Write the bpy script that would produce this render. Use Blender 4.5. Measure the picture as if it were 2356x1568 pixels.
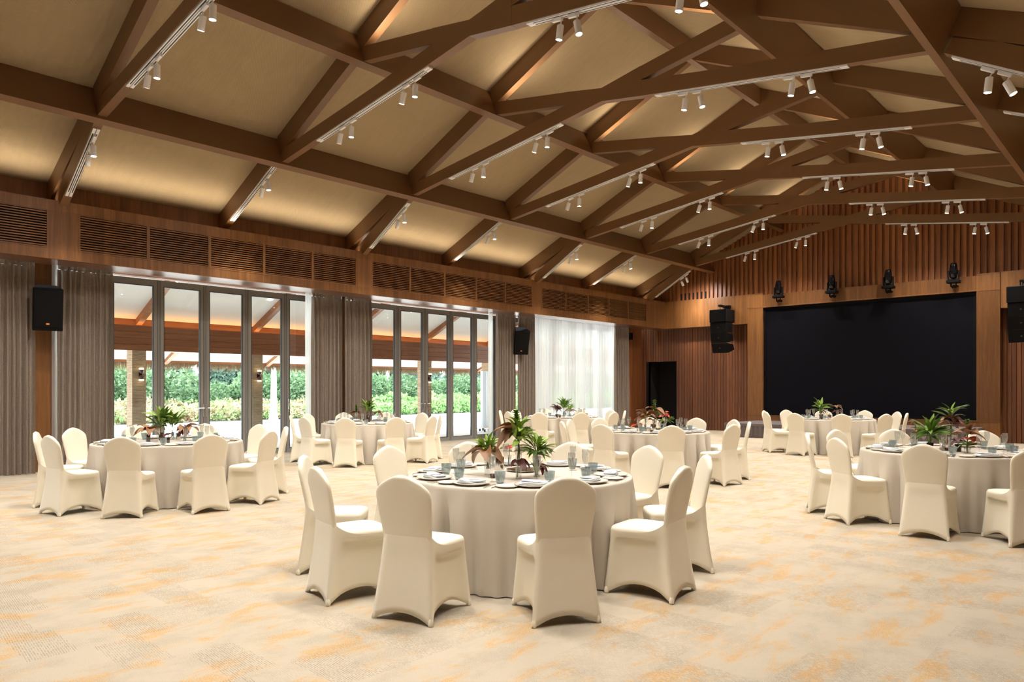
import bpy, bmesh, math, random
from mathutils import Vector, Matrix
R = math.radians
PI = math.pi
random.seed(7)
for o in list(bpy.data.objects):
    bpy.data.objects.remove(o)
SC = bpy.context.scene
COL = SC.collection

# ------------------------------------------------------------------ camera
FPX, V0, U0, EYE, YAW = 1671.0, 891.5, 1178.0, 1.456, R(42.55)
cam = bpy.data.cameras.new('camera')
cam.sensor_width = 36.0
cam.lens = FPX / 2356.0 * 36.0
cam.shift_y = (V0 - 784.0) / 2356.0
cam.clip_start = 0.05
cam.clip_end = 300
camo = bpy.data.objects.new('camera', cam)
COL.objects.link(camo)
camo.location = (0, 0, EYE)
camo.rotation_euler = (R(90), 0, YAW)
SC.camera = camo
SC.view_settings.view_transform = 'Standard'
SC.view_settings.look = 'None'
SC.view_settings.exposure = 0.30
SC.view_settings.gamma = 1.0
SC.view_settings.use_curve_mapping = False

# ------------------------------------------------------------------ sky, sun, coves
SPOT_W, COVE_W, UP_W = 190.0, 14.5, 8.5
WARM = (1.0, 0.935, 0.85)
world = bpy.data.worlds.new('world')
SC.world = world
world.use_nodes = True
wn = world.node_tree
bg = wn.nodes['Background']
bg.inputs[0].default_value = (0.80, 0.90, 1.0, 1)
bg.inputs[1].default_value = 8.5

def add_light(kind, name, loc, rot, energy, color, **kw):
    l = bpy.data.lights.new(name, kind)
    l.energy = energy
    l.color = color
    for k, v in kw.items():
        setattr(l, k, v)
    o = bpy.data.objects.new(name, l)
    COL.objects.link(o)
    o.location = loc
    o.rotation_euler = rot
    return o

def aim(direction):
    return Vector(direction).to_track_quat('-Z', 'Y').to_euler()

add_light('SUN', 'sun', (-30, -10, 30), aim((0.62, 0.50, -0.72)), 17.0, (1.0, 0.95, 0.86), angle=R(0.6))
COVE = (1.0, 0.86, 0.68)
for cx, nm in ((-13.53, 'cove_light'), (-0.27, 'cove_light')):
    add_light('AREA', nm, (cx, 8.6, 4.455), (R(180), 0, 0), COVE_W * 5, COVE, shape='RECTANGLE', size=0.08, size_y=27.0, spread=R(95))
add_light('AREA', 'veranda_cove_light', (-18.17, 13.0, 2.90), (R(180), 0, 0), 60, (1.0, 0.50, 0.20), shape='RECTANGLE', size=0.06, size_y=26.0)

# ------------------------------------------------------------------ pixel helpers (photo frame 2356 x 1568)
SN, CS = math.sin(YAW), math.cos(YAW)
FW, RT = Vector((-SN, CS, 0)), Vector((CS, SN, 0))
def ray(u, v):
    return FW + RT * ((u - U0) / FPX) - Vector((0, 0, 1)) * ((v - V0) / FPX)
def on_z(u, v, z):
    d = ray(u, v); t = (z - EYE) / d.z
    return Vector((d.x * t, d.y * t, z))
def depth_of(p):
    return p.x * FW.x + p.y * FW.y

# ------------------------------------------------------------------ object helpers
def tag(o, label=None, cat=None, group=None, kind=None):
    if label: o['label'] = label
    if cat: o['category'] = cat
    if group: o['group'] = group
    if kind: o['kind'] = kind
    return o
def empty(name, loc=(0, 0, 0), rz=0.0):
    o = bpy.data.objects.new(name, None)
    COL.objects.link(o)
    o.location = loc
    o.rotation_euler = (0, 0, rz)
    return o
def link_mesh(name, me, parent=None, loc=(0, 0, 0), rot=(0, 0, 0), scale=(1, 1, 1)):
    o = bpy.data.objects.new(name, me)
    COL.objects.link(o)
    if parent is not None: o.parent = parent
    o.location = loc; o.rotation_euler = rot; o.scale = scale
    return o
def kids(o):
    return KID.get(o.name, [])
KID = {}
def reg(parent, child):
    KID.setdefault(parent.name, []).append(child)
    return child
def copy_tree(o, parent=None):
    c = o.copy()
    COL.objects.link(c)
    if parent is not None: c.parent = parent
    for ch in list(o.children):
        copy_tree(ch, c)
    return c
# children lookup is slow on big scenes, so remember prototypes' children
class Proto:
    def __init__(self, root):
        self.root = root
        self.tree = self._walk(root)
        self.first = True
    def _walk(self, o):
        return (o, [self._walk(c) for c in o.children])
    def place(self, loc, rz=0.0, rot=None):
        if self.first:
            self.first = False
            r = self.root
        else:
            r = self._copy(self.tree, None)
        r.location = loc
        r.rotation_euler = rot if rot is not None else (0, 0, rz)
        return r
    def _copy(self, t, parent):
        c = t[0].copy()
        COL.objects.link(c)
        if parent is not None: c.parent = parent
        for ch in t[1]:
            self._copy(ch, c)
        return c

class MB:
    def __init__(self):
        self.v, self.f, self.mi = [], [], []
        self.cur = 0
    def face(self, idx):
        self.f.append(tuple(idx)); self.mi.append(self.cur)
    def box(self, x0, x1, y0, y1, z0, z1):
        b = len(self.v)
        self.v += [(x0, y0, z0), (x1, y0, z0), (x1, y1, z0), (x0, y1, z0), (x0, y0, z1), (x1, y0, z1), (x1, y1, z1), (x0, y1, z1)]
        for q in ((0, 3, 2, 1), (4, 5, 6, 7), (0, 1, 5, 4), (1, 2, 6, 5), (2, 3, 7, 6), (3, 0, 4, 7)):
            self.face([b + i for i in q])
        return self
    def prism_y(self, pts, y0, y1):
        # polygon of (x, z) points, extruded along y
        b, n = len(self.v), len(pts)
        a = sum(pts[i][0] * pts[(i + 1) % n][1] - pts[(i + 1) % n][0] * pts[i][1] for i in range(n))
        if a < 0: pts = pts[::-1]
        self.v += [(p[0], y0, p[1]) for p in pts] + [(p[0], y1, p[1]) for p in pts]
        self.face([b + i for i in range(n)])
        self.face([b + n + i for i in reversed(range(n))])
        for i in range(n):
            j = (i + 1) % n
            self.face([b + j, b + i, b + n + i, b + n + j])
        return self
    def rings(self, rings, cap0=True, cap1=True, closed=True):
        b = len(self.v); n = len(rings[0])
        for r in rings: self.v += [tuple(p) for p in r]
        for k in range(len(rings) - 1):
            for i in range(n if closed else n - 1):
                j = (i + 1) % n
                self.face([b + k * n + i, b + k * n + j, b + (k + 1) * n + j, b + (k + 1) * n + i])
        if cap0: self.face([b + i for i in reversed(range(n))])
        if cap1: self.face([b + (len(rings) - 1) * n + i for i in range(n)])
        return self
    def lathe(self, prof, seg=20, c=(0, 0), cap0=False, cap1=False, ripple=0.0, nrip=0):
        rs = []
        for r, z in prof:
            ring = []
            for i in range(seg):
                a = 2 * PI * i / seg
                rr = r * (1 + ripple * (1 if i % 2 else -1)) if ripple else r
                ring.append((c[0] + rr * math.cos(a), c[1] + rr * math.sin(a), z))
            rs.append(ring)
        return self.rings(rs, cap0, cap1)
    def tube(self, pts, rad, seg=8, cap=True):
        pts = [Vector(p) for p in pts]
        rs = []
        for i, p in enumerate(pts):
            d = (pts[min(i + 1, len(pts) - 1)] - pts[max(i - 1, 0)]).normalized()
            up = Vector((0, 0, 1)) if abs(d.z) < 0.9 else Vector((1, 0, 0))
            a = d.cross(up).normalized(); b_ = a.cross(d).normalized()
            r = rad[i] if isinstance(rad, (list, tuple)) else rad
            rs.append([p + (a * math.cos(2 * PI * k / seg) + b_ * math.sin(2 * PI * k / seg)) * r for k in range(seg)])
        return self.rings(rs, cap, cap)
    def mesh(self, name, mats, smooth=False, bevel=0.0):
        me = bpy.data.meshes.new(name)
        me.from_pydata([tuple(p) for p in self.v], [], self.f)
        for m in (mats if isinstance(mats, (list, tuple)) else [mats]):
            me.materials.append(m)
        me.polygons.foreach_set('material_index', self.mi)
        if smooth: me.polygons.foreach_set('use_smooth', [True] * len(self.f))
        if bevel > 0:
            bm = bmesh.new(); bm.from_mesh(me)
            bmesh.ops.bevel(bm, geom=[e for e in bm.edges], offset=bevel, segments=1, affect='EDGES', profile=0.5)
            bm.to_mesh(me); bm.free()
        me.update()
        return me
    def obj(self, name, mats, parent=None, smooth=False, bevel=0.0, **kw):
        return link_mesh(name, self.mesh(name, mats, smooth, bevel), parent, **kw)
def box_obj(name, m, parent, x0, x1, y0, y1, z0, z1, bevel=0.0):
    return MB().box(x0, x1, y0, y1, z0, z1).obj(name, m, parent, bevel=bevel)

# ------------------------------------------------------------------ materials
def new_mat(name):
    m = bpy.data.materials.new(name)
    m.use_nodes = True
    nt = m.node_tree
    p = nt.nodes['Principled BSDF']
    return m, nt, p
def N(nt, kind, **kw):
    n = nt.nodes.new(kind)
    for k, v in kw.items():
        if hasattr(n, k): setattr(n, k, v)
        else: n.inputs[k].default_value = v
    return n
def L(nt, a, b): nt.links.new(a, b)
def coat(m, w, r):
    p = m.node_tree.nodes['Principled BSDF']
    p.inputs['Coat Weight'].default_value = w; p.inputs['Coat Roughness'].default_value = r
def plain(name, col, rough=0.6, metal=0.0, spec=0.5, bump=0.0, bscale=200.0, vary=0.0, vscale=3.0):
    m, nt, p = new_mat(name)
    p.inputs['Base Color'].default_value = (*col, 1)
    p.inputs['Roughness'].default_value = rough
    p.inputs['Metallic'].default_value = metal
    p.inputs['Specular IOR Level'].default_value = spec
    geo = N(nt, 'ShaderNodeNewGeometry')
    if vary > 0:
        ns = N(nt, 'ShaderNodeTexNoise'); ns.inputs['Scale'].default_value = vscale; ns.inputs['Detail'].default_value = 4
        L(nt, geo.outputs['Position'], ns.inputs['Vector'])
        mx = N(nt, 'ShaderNodeMix', data_type='RGBA')
        mx.inputs[6].default_value = tuple(max(0, c * (1 - vary)) for c in col) + (1,)
        mx.inputs[7].default_value = tuple(min(1, c * (1 + vary)) for c in col) + (1,)
        L(nt, ns.outputs['Fac'], mx.inputs[0]); L(nt, mx.outputs[2], p.inputs['Base Color'])
    if bump > 0:
        ns = N(nt, 'ShaderNodeTexNoise'); ns.inputs['Scale'].default_value = bscale; ns.inputs['Detail'].default_value = 2
        L(nt, geo.outputs['Position'], ns.inputs['Vector'])
        b = N(nt, 'ShaderNodeBump'); b.inputs['Strength'].default_value = bump; b.inputs['Distance'].default_value = 0.004
        L(nt, ns.outputs['Fac'], b.inputs['Height']); L(nt, b.outputs['Normal'], p.inputs['Normal'])
    return m
def math_n(nt, op, a, b=None, c=None):
    n = N(nt, 'ShaderNodeMath', operation=op)
    for i, x in enumerate((a, b, c)):
        if x is None: continue
        if isinstance(x, (int, float)): n.inputs[i].default_value = x
        else: L(nt, x, n.inputs[i])
    return n.outputs[0]
def smooth_step(nt, x, lo, hi):
    n = N(nt, 'ShaderNodeMapRange'); n.interpolation_type = 'SMOOTHSTEP'
    L(nt, x, n.inputs[0]); n.inputs[1].default_value = lo; n.inputs[2].default_value = hi
    return n.outputs[0]
def mix_c(nt, fac, a, b):
    mx = N(nt, 'ShaderNodeMix', data_type='RGBA')
    if isinstance(fac, (int, float)): mx.inputs[0].default_value = fac
    else: L(nt, fac, mx.inputs[0])
    for i, x in ((6, a), (7, b)):
        if isinstance(x, tuple): mx.inputs[i].default_value = (*x[:3], 1)
        else: L(nt, x, mx.inputs[i])
    return mx.outputs[2]
def noise(nt, vec, scale, detail=3.0, rough=0.5, dist=0.0):
    n = N(nt, 'ShaderNodeTexNoise')
    n.inputs['Scale'].default_value = scale; n.inputs['Detail'].default_value = detail
    n.inputs['Roughness'].default_value = rough; n.inputs['Distortion'].default_value = dist
    L(nt, vec, n.inputs['Vector'])
    return n.outputs['Fac']
def scaled(nt, vec, s):
    mp = N(nt, 'ShaderNodeMapping'); mp.inputs['Scale'].default_value = s
    L(nt, vec, mp.inputs['Vector'])
    return mp.outputs[0]

def wood(name, c_dark, c_light, rough=0.42, axis='z', board=0.0, spec=0.4):
    m, nt, p = new_mat(name)
    geo = N(nt, 'ShaderNodeNewGeometry')
    pos = geo.outputs['Position']
    s = {'z': (16, 16, 0.8), 'y': (16, 0.8, 16), 'x': (0.8, 16, 16)}[axis]
    a = noise(nt, scaled(nt, pos, s), 1.0, 5, 0.6, 0.4)
    b = noise(nt, scaled(nt, pos, tuple(k * 5 for k in s)), 1.0, 3, 0.6)
    f = math_n(nt, 'MULTIPLY_ADD', b, 0.45, math_n(nt, 'MULTIPLY', a, 0.75))
    if board > 0:
        sp = N(nt, 'ShaderNodeSeparateXYZ'); L(nt, pos, sp.inputs[0])
        t = math_n(nt, 'ADD', sp.outputs[0], sp.outputs[1])
        q = math_n(nt, 'FLOOR', math_n(nt, 'DIVIDE', t, board))
        w = N(nt, 'ShaderNodeTexWhiteNoise', noise_dimensions='1D'); L(nt, q, w.inputs['W'])
        f = math_n(nt, 'ADD', f, math_n(nt, 'MULTIPLY', math_n(nt, 'SUBTRACT', w.outputs['Value'], 0.5), 0.16))
    oi = N(nt, 'ShaderNodeObjectInfo')
    f = math_n(nt, 'ADD', f, math_n(nt, 'MULTIPLY', math_n(nt, 'SUBTRACT', oi.outputs['Random'], 0.5), 0.25))
    f = smooth_step(nt, f, 0.25, 0.95)
    L(nt, mix_c(nt, f, c_dark, c_light), p.inputs['Base Color'])
    p.inputs['Roughness'].default_value = rough
    p.inputs['Specular IOR Level'].default_value = spec
    bp = N(nt, 'ShaderNodeBump'); bp.inputs['Strength'].default_value = 0.12; bp.inputs['Distance'].default_value = 0.003
    L(nt, b, bp.inputs['Height']); L(nt, bp.outputs['Normal'], p.inputs['Normal'])
    return m

M = {}
M['wood'] = wood('wood_veneer', (0.115, 0.045, 0.0125), (0.27, 0.115, 0.035), board=0.17)
M['wood_dark'] = wood('wood_batten', (0.17, 0.055, 0.018), (0.38, 0.145, 0.05))
M['wood_low_shaded'] = wood('wood_plank_shaded', (0.10, 0.034, 0.014), (0.23, 0.085, 0.034))  # wood tone darkened: painted-in shade for lower far-wall planks the lamps barely reach
M['wood_soffit'] = wood('wood_soffit', (0.16, 0.05, 0.02), (0.28, 0.10, 0.04), rough=0.13, axis='y', spec=0.8)
coat(M['wood_soffit'], 1.0, 0.28)
M['wood_ext'] = wood('wood_exterior', (0.20, 0.075, 0.03), (0.36, 0.15, 0.07), axis='y')
M['beam'] = plain('beam_paint', (0.185, 0.088, 0.034), rough=0.38, spec=0.55, vary=0.10, vscale=1.3)
M['white_metal'] = plain('white_powder_coat', (0.88, 0.87, 0.88), rough=0.4)
M['slot'] = plain('track_slot', (0.02, 0.02, 0.025), rough=0.5)
M['black'] = plain('black_cabinet', (0.0025, 0.0025, 0.003), rough=0.6, spec=0.15)
M['black_gloss'] = plain('black_gloss', (0.003, 0.003, 0.004), rough=0.12)
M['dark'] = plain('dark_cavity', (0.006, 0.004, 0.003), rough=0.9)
M['screen'] = plain('screen_face', (0.0045, 0.0045, 0.0075), rough=0.6, spec=0.08)
M['alu'] = plain('grey_aluminium', (0.25, 0.24, 0.225), rough=0.4, metal=0.1)
M['gasket'] = plain('black_gasket', (0.02, 0.025, 0.03), rough=0.5)
M['chrome'] = plain('chrome', (0.75, 0.74, 0.72), rough=0.12, metal=1.0)
M['steel'] = plain('brushed_steel', (0.55, 0.55, 0.55), rough=0.28, metal=1.0)
M['china'] = plain('white_china', (0.82, 0.76, 0.68), rough=0.15)
M['napkin'] = plain('pale_blue_napkin', (0.66, 0.71, 0.76), rough=0.9, bump=0.25, bscale=500)
M['stage'] = plain('stage_carpet', (0.16, 0.135, 0.13), rough=0.95, bump=0.4, bscale=150)
M['skirt'] = plain('grey_stage_skirt', (0.115, 0.092, 0.088), rough=0.85)
M['rope'] = None
M['plaster'] = plain('white_soffit', (0.80, 0.79, 0.77), rough=0.8)
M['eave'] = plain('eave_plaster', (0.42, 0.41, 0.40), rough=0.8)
M['paving'] = plain('pale_paving', (0.80, 0.78, 0.74), rough=0.8, vary=0.05, vscale=0.6)
M['bark'] = plain('pale_palm_bark', (0.70, 0.66, 0.60), rough=0.9, bump=0.6, bscale=14, vary=0.12, vscale=7)
M['thatch'] = plain('dry_thatch', (0.24, 0.16, 0.09), rough=0.9, vary=0.5, vscale=40)
M['bollard'] = plain('red_brown_bollard', (0.42, 0.16, 0.13), rough=0.7)
M['sconce'] = plain('brown_sconce', (0.10, 0.045, 0.028), rough=0.35)
M['partition'] = plain('grey_partition', (0.60, 0.60, 0.62), rough=0.6, vary=0.06, vscale=2)
M['soil'] = plain('dark_soil', (0.05, 0.04, 0.03), rough=0.95, vary=0.4, vscale=5)
M['candle'] = plain('brown_glass_jar', (0.05, 0.022, 0.012), rough=0.2)
M['wax'] = plain('dark_wax', (0.11, 0.05, 0.03), rough=0.5)

def emit(name, col, strength):
    m, nt, p = new_mat(name)
    p.inputs['Base Color'].default_value = (*col, 1)
    p.inputs['Emission Color'].default_value = (*col, 1)
    p.inputs['Emission Strength'].default_value = strength
    return m
M['lamp'] = emit('lamp_lens', (1.0, 0.90, 0.74), 45.0)
M['sconce_glow'] = emit('sconce_glow', (1.0, 0.80, 0.50), 6.0)
M['downlight'] = emit('downlight_glow', (1.0, 0.95, 0.88), 6.0)

def fabric(name, col, rough=0.85, weave=700.0, bump=0.12, sheen=0.15, vary=0.04):
    m, nt, p = new_mat(name)
    p.inputs['Roughness'].default_value = rough
    p.inputs['Specular IOR Level'].default_value = 0.2
    p.inputs['Sheen Weight'].default_value = sheen
    geo = N(nt, 'ShaderNodeNewGeometry')
    n1 = noise(nt, geo.outputs['Position'], 2.5, 3)
    L(nt, mix_c(nt, n1, tuple(c * (1 - vary) for c in col), tuple(min(1, c * (1 + vary)) for c in col)), p.inputs['Base Color'])
    n2 = noise(nt, geo.outputs['Position'], weave, 1)
    b = N(nt, 'ShaderNodeBump'); b.inputs['Strength'].default_value = bump; b.inputs['Distance'].default_value = 0.002
    L(nt, n2, b.inputs['Height']); L(nt, b.outputs['Normal'], p.inputs['Normal'])
    return m
M['spandex'] = fabric('cream_spandex', (0.82, 0.765, 0.63), 0.7, 900, 0.05, 0.1)
M['cloth'] = fabric('greige_tablecloth', (0.58, 0.53, 0.46), 0.9, 450, 0.25, 0.05)

def curtain_mat():
    m, nt, p = new_mat('taupe_curtain')
    geo = N(nt, 'ShaderNodeNewGeometry'); pos = geo.outputs['Position']
    a = noise(nt, scaled(nt, pos, (60, 60, 5)), 1.0, 3, 0.6)
    b = noise(nt, scaled(nt, pos, (90, 90, 120)), 1.0, 2, 0.6)
    f = smooth_step(nt, math_n(nt, 'ADD', math_n(nt, 'MULTIPLY', a, 0.35), math_n(nt, 'MULTIPLY', b, 0.65)), 0.3, 0.7)
    L(nt, mix_c(nt, f, (0.20, 0.16, 0.13), (0.36, 0.295, 0.24)), p.inputs['Base Color'])
    p.inputs['Roughness'].default_value = 0.9; p.inputs['Specular IOR Level'].default_value = 0.15
    bp = N(nt, 'ShaderNodeBump'); bp.inputs['Strength'].default_value = 0.5; bp.inputs['Distance'].default_value = 0.003
    L(nt, f, bp.inputs['Height']); L(nt, bp.outputs['Normal'], p.inputs['Normal'])
    return m
M['curtain'] = curtain_mat()

def sheer_mat():
    m = bpy.data.materials.new('white_sheer'); m.use_nodes = True; nt = m.node_tree
    nt.nodes.clear()
    out = N(nt, 'ShaderNodeOutputMaterial')
    tr = N(nt, 'ShaderNodeBsdfTransparent'); tr.inputs[0].default_value = (1, 1, 1, 1)
    tl = N(nt, 'ShaderNodeBsdfTranslucent'); tl.inputs[0].default_value = (0.98, 0.98, 0.98, 1)
    df = N(nt, 'ShaderNodeBsdfDiffuse'); df.inputs[0].default_value = (0.88, 0.87, 0.86, 1)
    m1 = N(nt, 'ShaderNodeMixShader'); m1.inputs[0].default_value = 0.15
    L(nt, tl.outputs[0], m1.inputs[1]); L(nt, df.outputs[0], m1.inputs[2])
    m2 = N(nt, 'ShaderNodeMixShader'); m2.inputs[0].default_value = 0.87
    L(nt, tr.outputs[0], m2.inputs[1]); L(nt, m1.outputs[0], m2.inputs[2])
    L(nt, m2.outputs[0], out.inputs[0])
    return m
M['sheer'] = sheer_mat()

def glass_mat(name, tint, gloss=0.05, rough=0.02):
    m = bpy.data.materials.new(name); m.use_nodes = True; nt = m.node_tree
    nt.nodes.clear()
    out = N(nt, 'ShaderNodeOutputMaterial')
    tr = N(nt, 'ShaderNodeBsdfTransparent'); tr.inputs[0].default_value = (*tint, 1)
    gl = N(nt, 'ShaderNodeBsdfGlossy'); gl.inputs['Roughness'].default_value = rough; gl.inputs[0].default_value = (1, 1, 1, 1)
    lw = N(nt, 'ShaderNodeLayerWeight'); lw.inputs[0].default_value = 0.35
    fac = math_n(nt, 'MULTIPLY_ADD', lw.outputs['Facing'], 0.55, gloss)
    fac = math_n(nt, 'MULTIPLY', fac, fac) if False else fac
    pw = math_n(nt, 'POWER', lw.outputs['Facing'], 2.5)
    fac = math_n(nt, 'MULTIPLY_ADD', pw, 0.85, gloss)
    mx = N(nt, 'ShaderNodeMixShader')
    L(nt, fac, mx.inputs[0]); L(nt, tr.outputs[0], mx.inputs[1]); L(nt, gl.outputs[0], mx.inputs[2])
    L(nt, mx.outputs[0], out.inputs[0])
    return m
M['glass'] = glass_mat('clear_glass', (0.93, 0.94, 0.94), 0.11)
M['pane'] = glass_mat('door_glass', (0.90, 0.93, 0.92), 0.035, 0.0)
M['tumbler'] = glass_mat('blue_grey_glass', (0.68, 0.755, 0.77), 0.16, 0.12)
M['brown_glass'] = glass_mat('smoky_brown_glass', (0.35, 0.22, 0.16), 0.10, 0.05)
M['mirror'] = plain('mercury_silver', (0.80, 0.76, 0.70), rough=0.14, metal=1.0)

def leaf_mat(name, c1, c2, rough=0.45):
    m, nt, p = new_mat(name)
    oi = N(nt, 'ShaderNodeObjectInfo')
    geo = N(nt, 'ShaderNodeNewGeometry')
    n1 = noise(nt, geo.outputs['Position'], 25, 3)
    f = math_n(nt, 'ADD', math_n(nt, 'MULTIPLY', oi.outputs['Random'], 0.5), math_n(nt, 'MULTIPLY', n1, 0.5))
    L(nt, mix_c(nt, f, c1, c2), p.inputs['Base Color'])
    p.inputs['Roughness'].default_value = rough
    return m
M['leaf'] = leaf_mat('green_leaf', (0.035, 0.10, 0.012), (0.16, 0.30, 0.03))
M['lime'] = leaf_mat('lime_leaf', (0.12, 0.25, 0.015), (0.33, 0.46, 0.06))
M['rust'] = leaf_mat('rust_leaf', (0.13, 0.045, 0.018), (0.33, 0.17, 0.07), 0.5)
M['maroon'] = leaf_mat('maroon_leaf', (0.055, 0.008, 0.008), (0.15, 0.02, 0.018))
M['coral'] = leaf_mat('coral_spathe', (0.60, 0.06, 0.03), (0.75, 0.16, 0.09), 0.3)
M['stem'] = plain('green_stem', (0.10, 0.16, 0.03), rough=0.5)

def foliage_mat(name, c1, c2, c3):
    m, nt, p = new_mat(name)
    geo = N(nt, 'ShaderNodeNewGeometry')
    n1 = noise(nt, geo.outputs['Position'], 1.6, 2)
    n2 = noise(nt, geo.outputs['Position'], 14, 2)
    c = mix_c(nt, smooth_step(nt, n1, 0.35, 0.65), c1, c2)
    c = mix_c(nt, smooth_step(nt, n2, 0.55, 0.75), c, c3)
    L(nt, c, p.inputs['Base Color'])
    p.inputs['Roughness'].default_value = 0.6
    p.inputs['Specular IOR Level'].default_value = 0.2
    tl = N(nt, 'ShaderNodeBsdfTranslucent'); L(nt, c, tl.inputs[0])
    mx = N(nt, 'ShaderNodeMixShader'); mx.inputs[0].default_value = 0.35
    out = nt.nodes['Material Output']
    L(nt, p.outputs[0], mx.inputs[1]); L(nt, tl.outputs[0], mx.inputs[2]); L(nt, mx.outputs[0], out.inputs[0])
    return m
M['hedge_lime'] = foliage_mat('lime_hedge', (0.20, 0.36, 0.13), (0.32, 0.47, 0.19), (0.44, 0.54, 0.27))
M['hedge_mix'] = foliage_mat('croton_hedge', (0.24, 0.38, 0.15), (0.50, 0.40, 0.26), (0.58, 0.22, 0.17))
M['bush'] = foliage_mat('green_bush', (0.10, 0.18, 0.085), (0.20, 0.30, 0.16), (0.30, 0.41, 0.23))
M['pine'] = foliage_mat('casuarina', (0.15, 0.24, 0.18), (0.26, 0.37, 0.29), (0.36, 0.46, 0.38))

def rope_mat():
    m, nt, p = new_mat('rope_wrapped_column')
    geo = N(nt, 'ShaderNodeNewGeometry'); sp = N(nt, 'ShaderNodeSeparateXYZ'); L(nt, geo.outputs['Position'], sp.inputs[0])
    n1 = noise(nt, scaled(nt, geo.outputs['Position'], (4, 4, 60)), 1.0, 4, 0.7)
    w = math_n(nt, 'SINE', math_n(nt, 'MULTIPLY', sp.outputs[2], 2 * PI / 0.024))
    L(nt, mix_c(nt, smooth_step(nt, n1, 0.3, 0.7), (0.30, 0.20, 0.12), (0.56, 0.43, 0.29)), p.inputs['Base Color'])
    b = N(nt, 'ShaderNodeBump'); b.inputs['Strength'].default_value = 0.8; b.inputs['Distance'].default_value = 0.006
    L(nt, math_n(nt, 'ADD', w, n1), b.inputs['Height']); L(nt, b.outputs['Normal'], p.inputs['Normal'])
    p.inputs['Roughness'].default_value = 0.9
    return m
M['rope'] = rope_mat()

def weave_mat():
    m, nt, p = new_mat('woven_ceiling')
    geo = N(nt, 'ShaderNodeNewGeometry'); sp = N(nt, 'ShaderNodeSeparateXYZ'); L(nt, geo.outputs['Position'], sp.inputs[0])
    x, y = sp.outputs[0], sp.outputs[1]
    # zigzag lines that run down the slope (x), bands along y
    tri = math_n(nt, 'PINGPONG', x, 0.013)
    ph = math_n(nt, 'ADD', y, math_n(nt, 'MULTIPLY', tri, 0.9))
    s1 = math_n(nt, 'SINE', math_n(nt, 'MULTIPLY', ph, 2 * PI / 0.0155))
    n1 = noise(nt, geo.outputs['Position'], 1.5, 3)
    n2 = noise(nt, scaled(nt, geo.outputs['Position'], (3, 18, 3)), 1.0, 3)
    f = smooth_step(nt, math_n(nt, 'ADD', s1, math_n(nt, 'MULTIPLY', math_n(nt, 'SUBTRACT', n2, 0.5), 0.8)), -0.5, 0.5)
    base = mix_c(nt, n1, (0.50, 0.38, 0.23), (0.58, 0.45, 0.28))
    L(nt, mix_c(nt, f, (0.30, 0.215, 0.12), base), p.inputs['Base Color'])
    b = N(nt, 'ShaderNodeBump'); b.inputs['Strength'].default_value = 0.5; b.inputs['Distance'].default_value = 0.004
    L(nt, s1, b.inputs['Height']); L(nt, b.outputs['Normal'], p.inputs['Normal'])
    p.inputs['Roughness'].default_value = 0.85; p.inputs['Specular IOR Level'].default_value = 0.15
    return m
M['weave'] = weave_mat()

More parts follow.
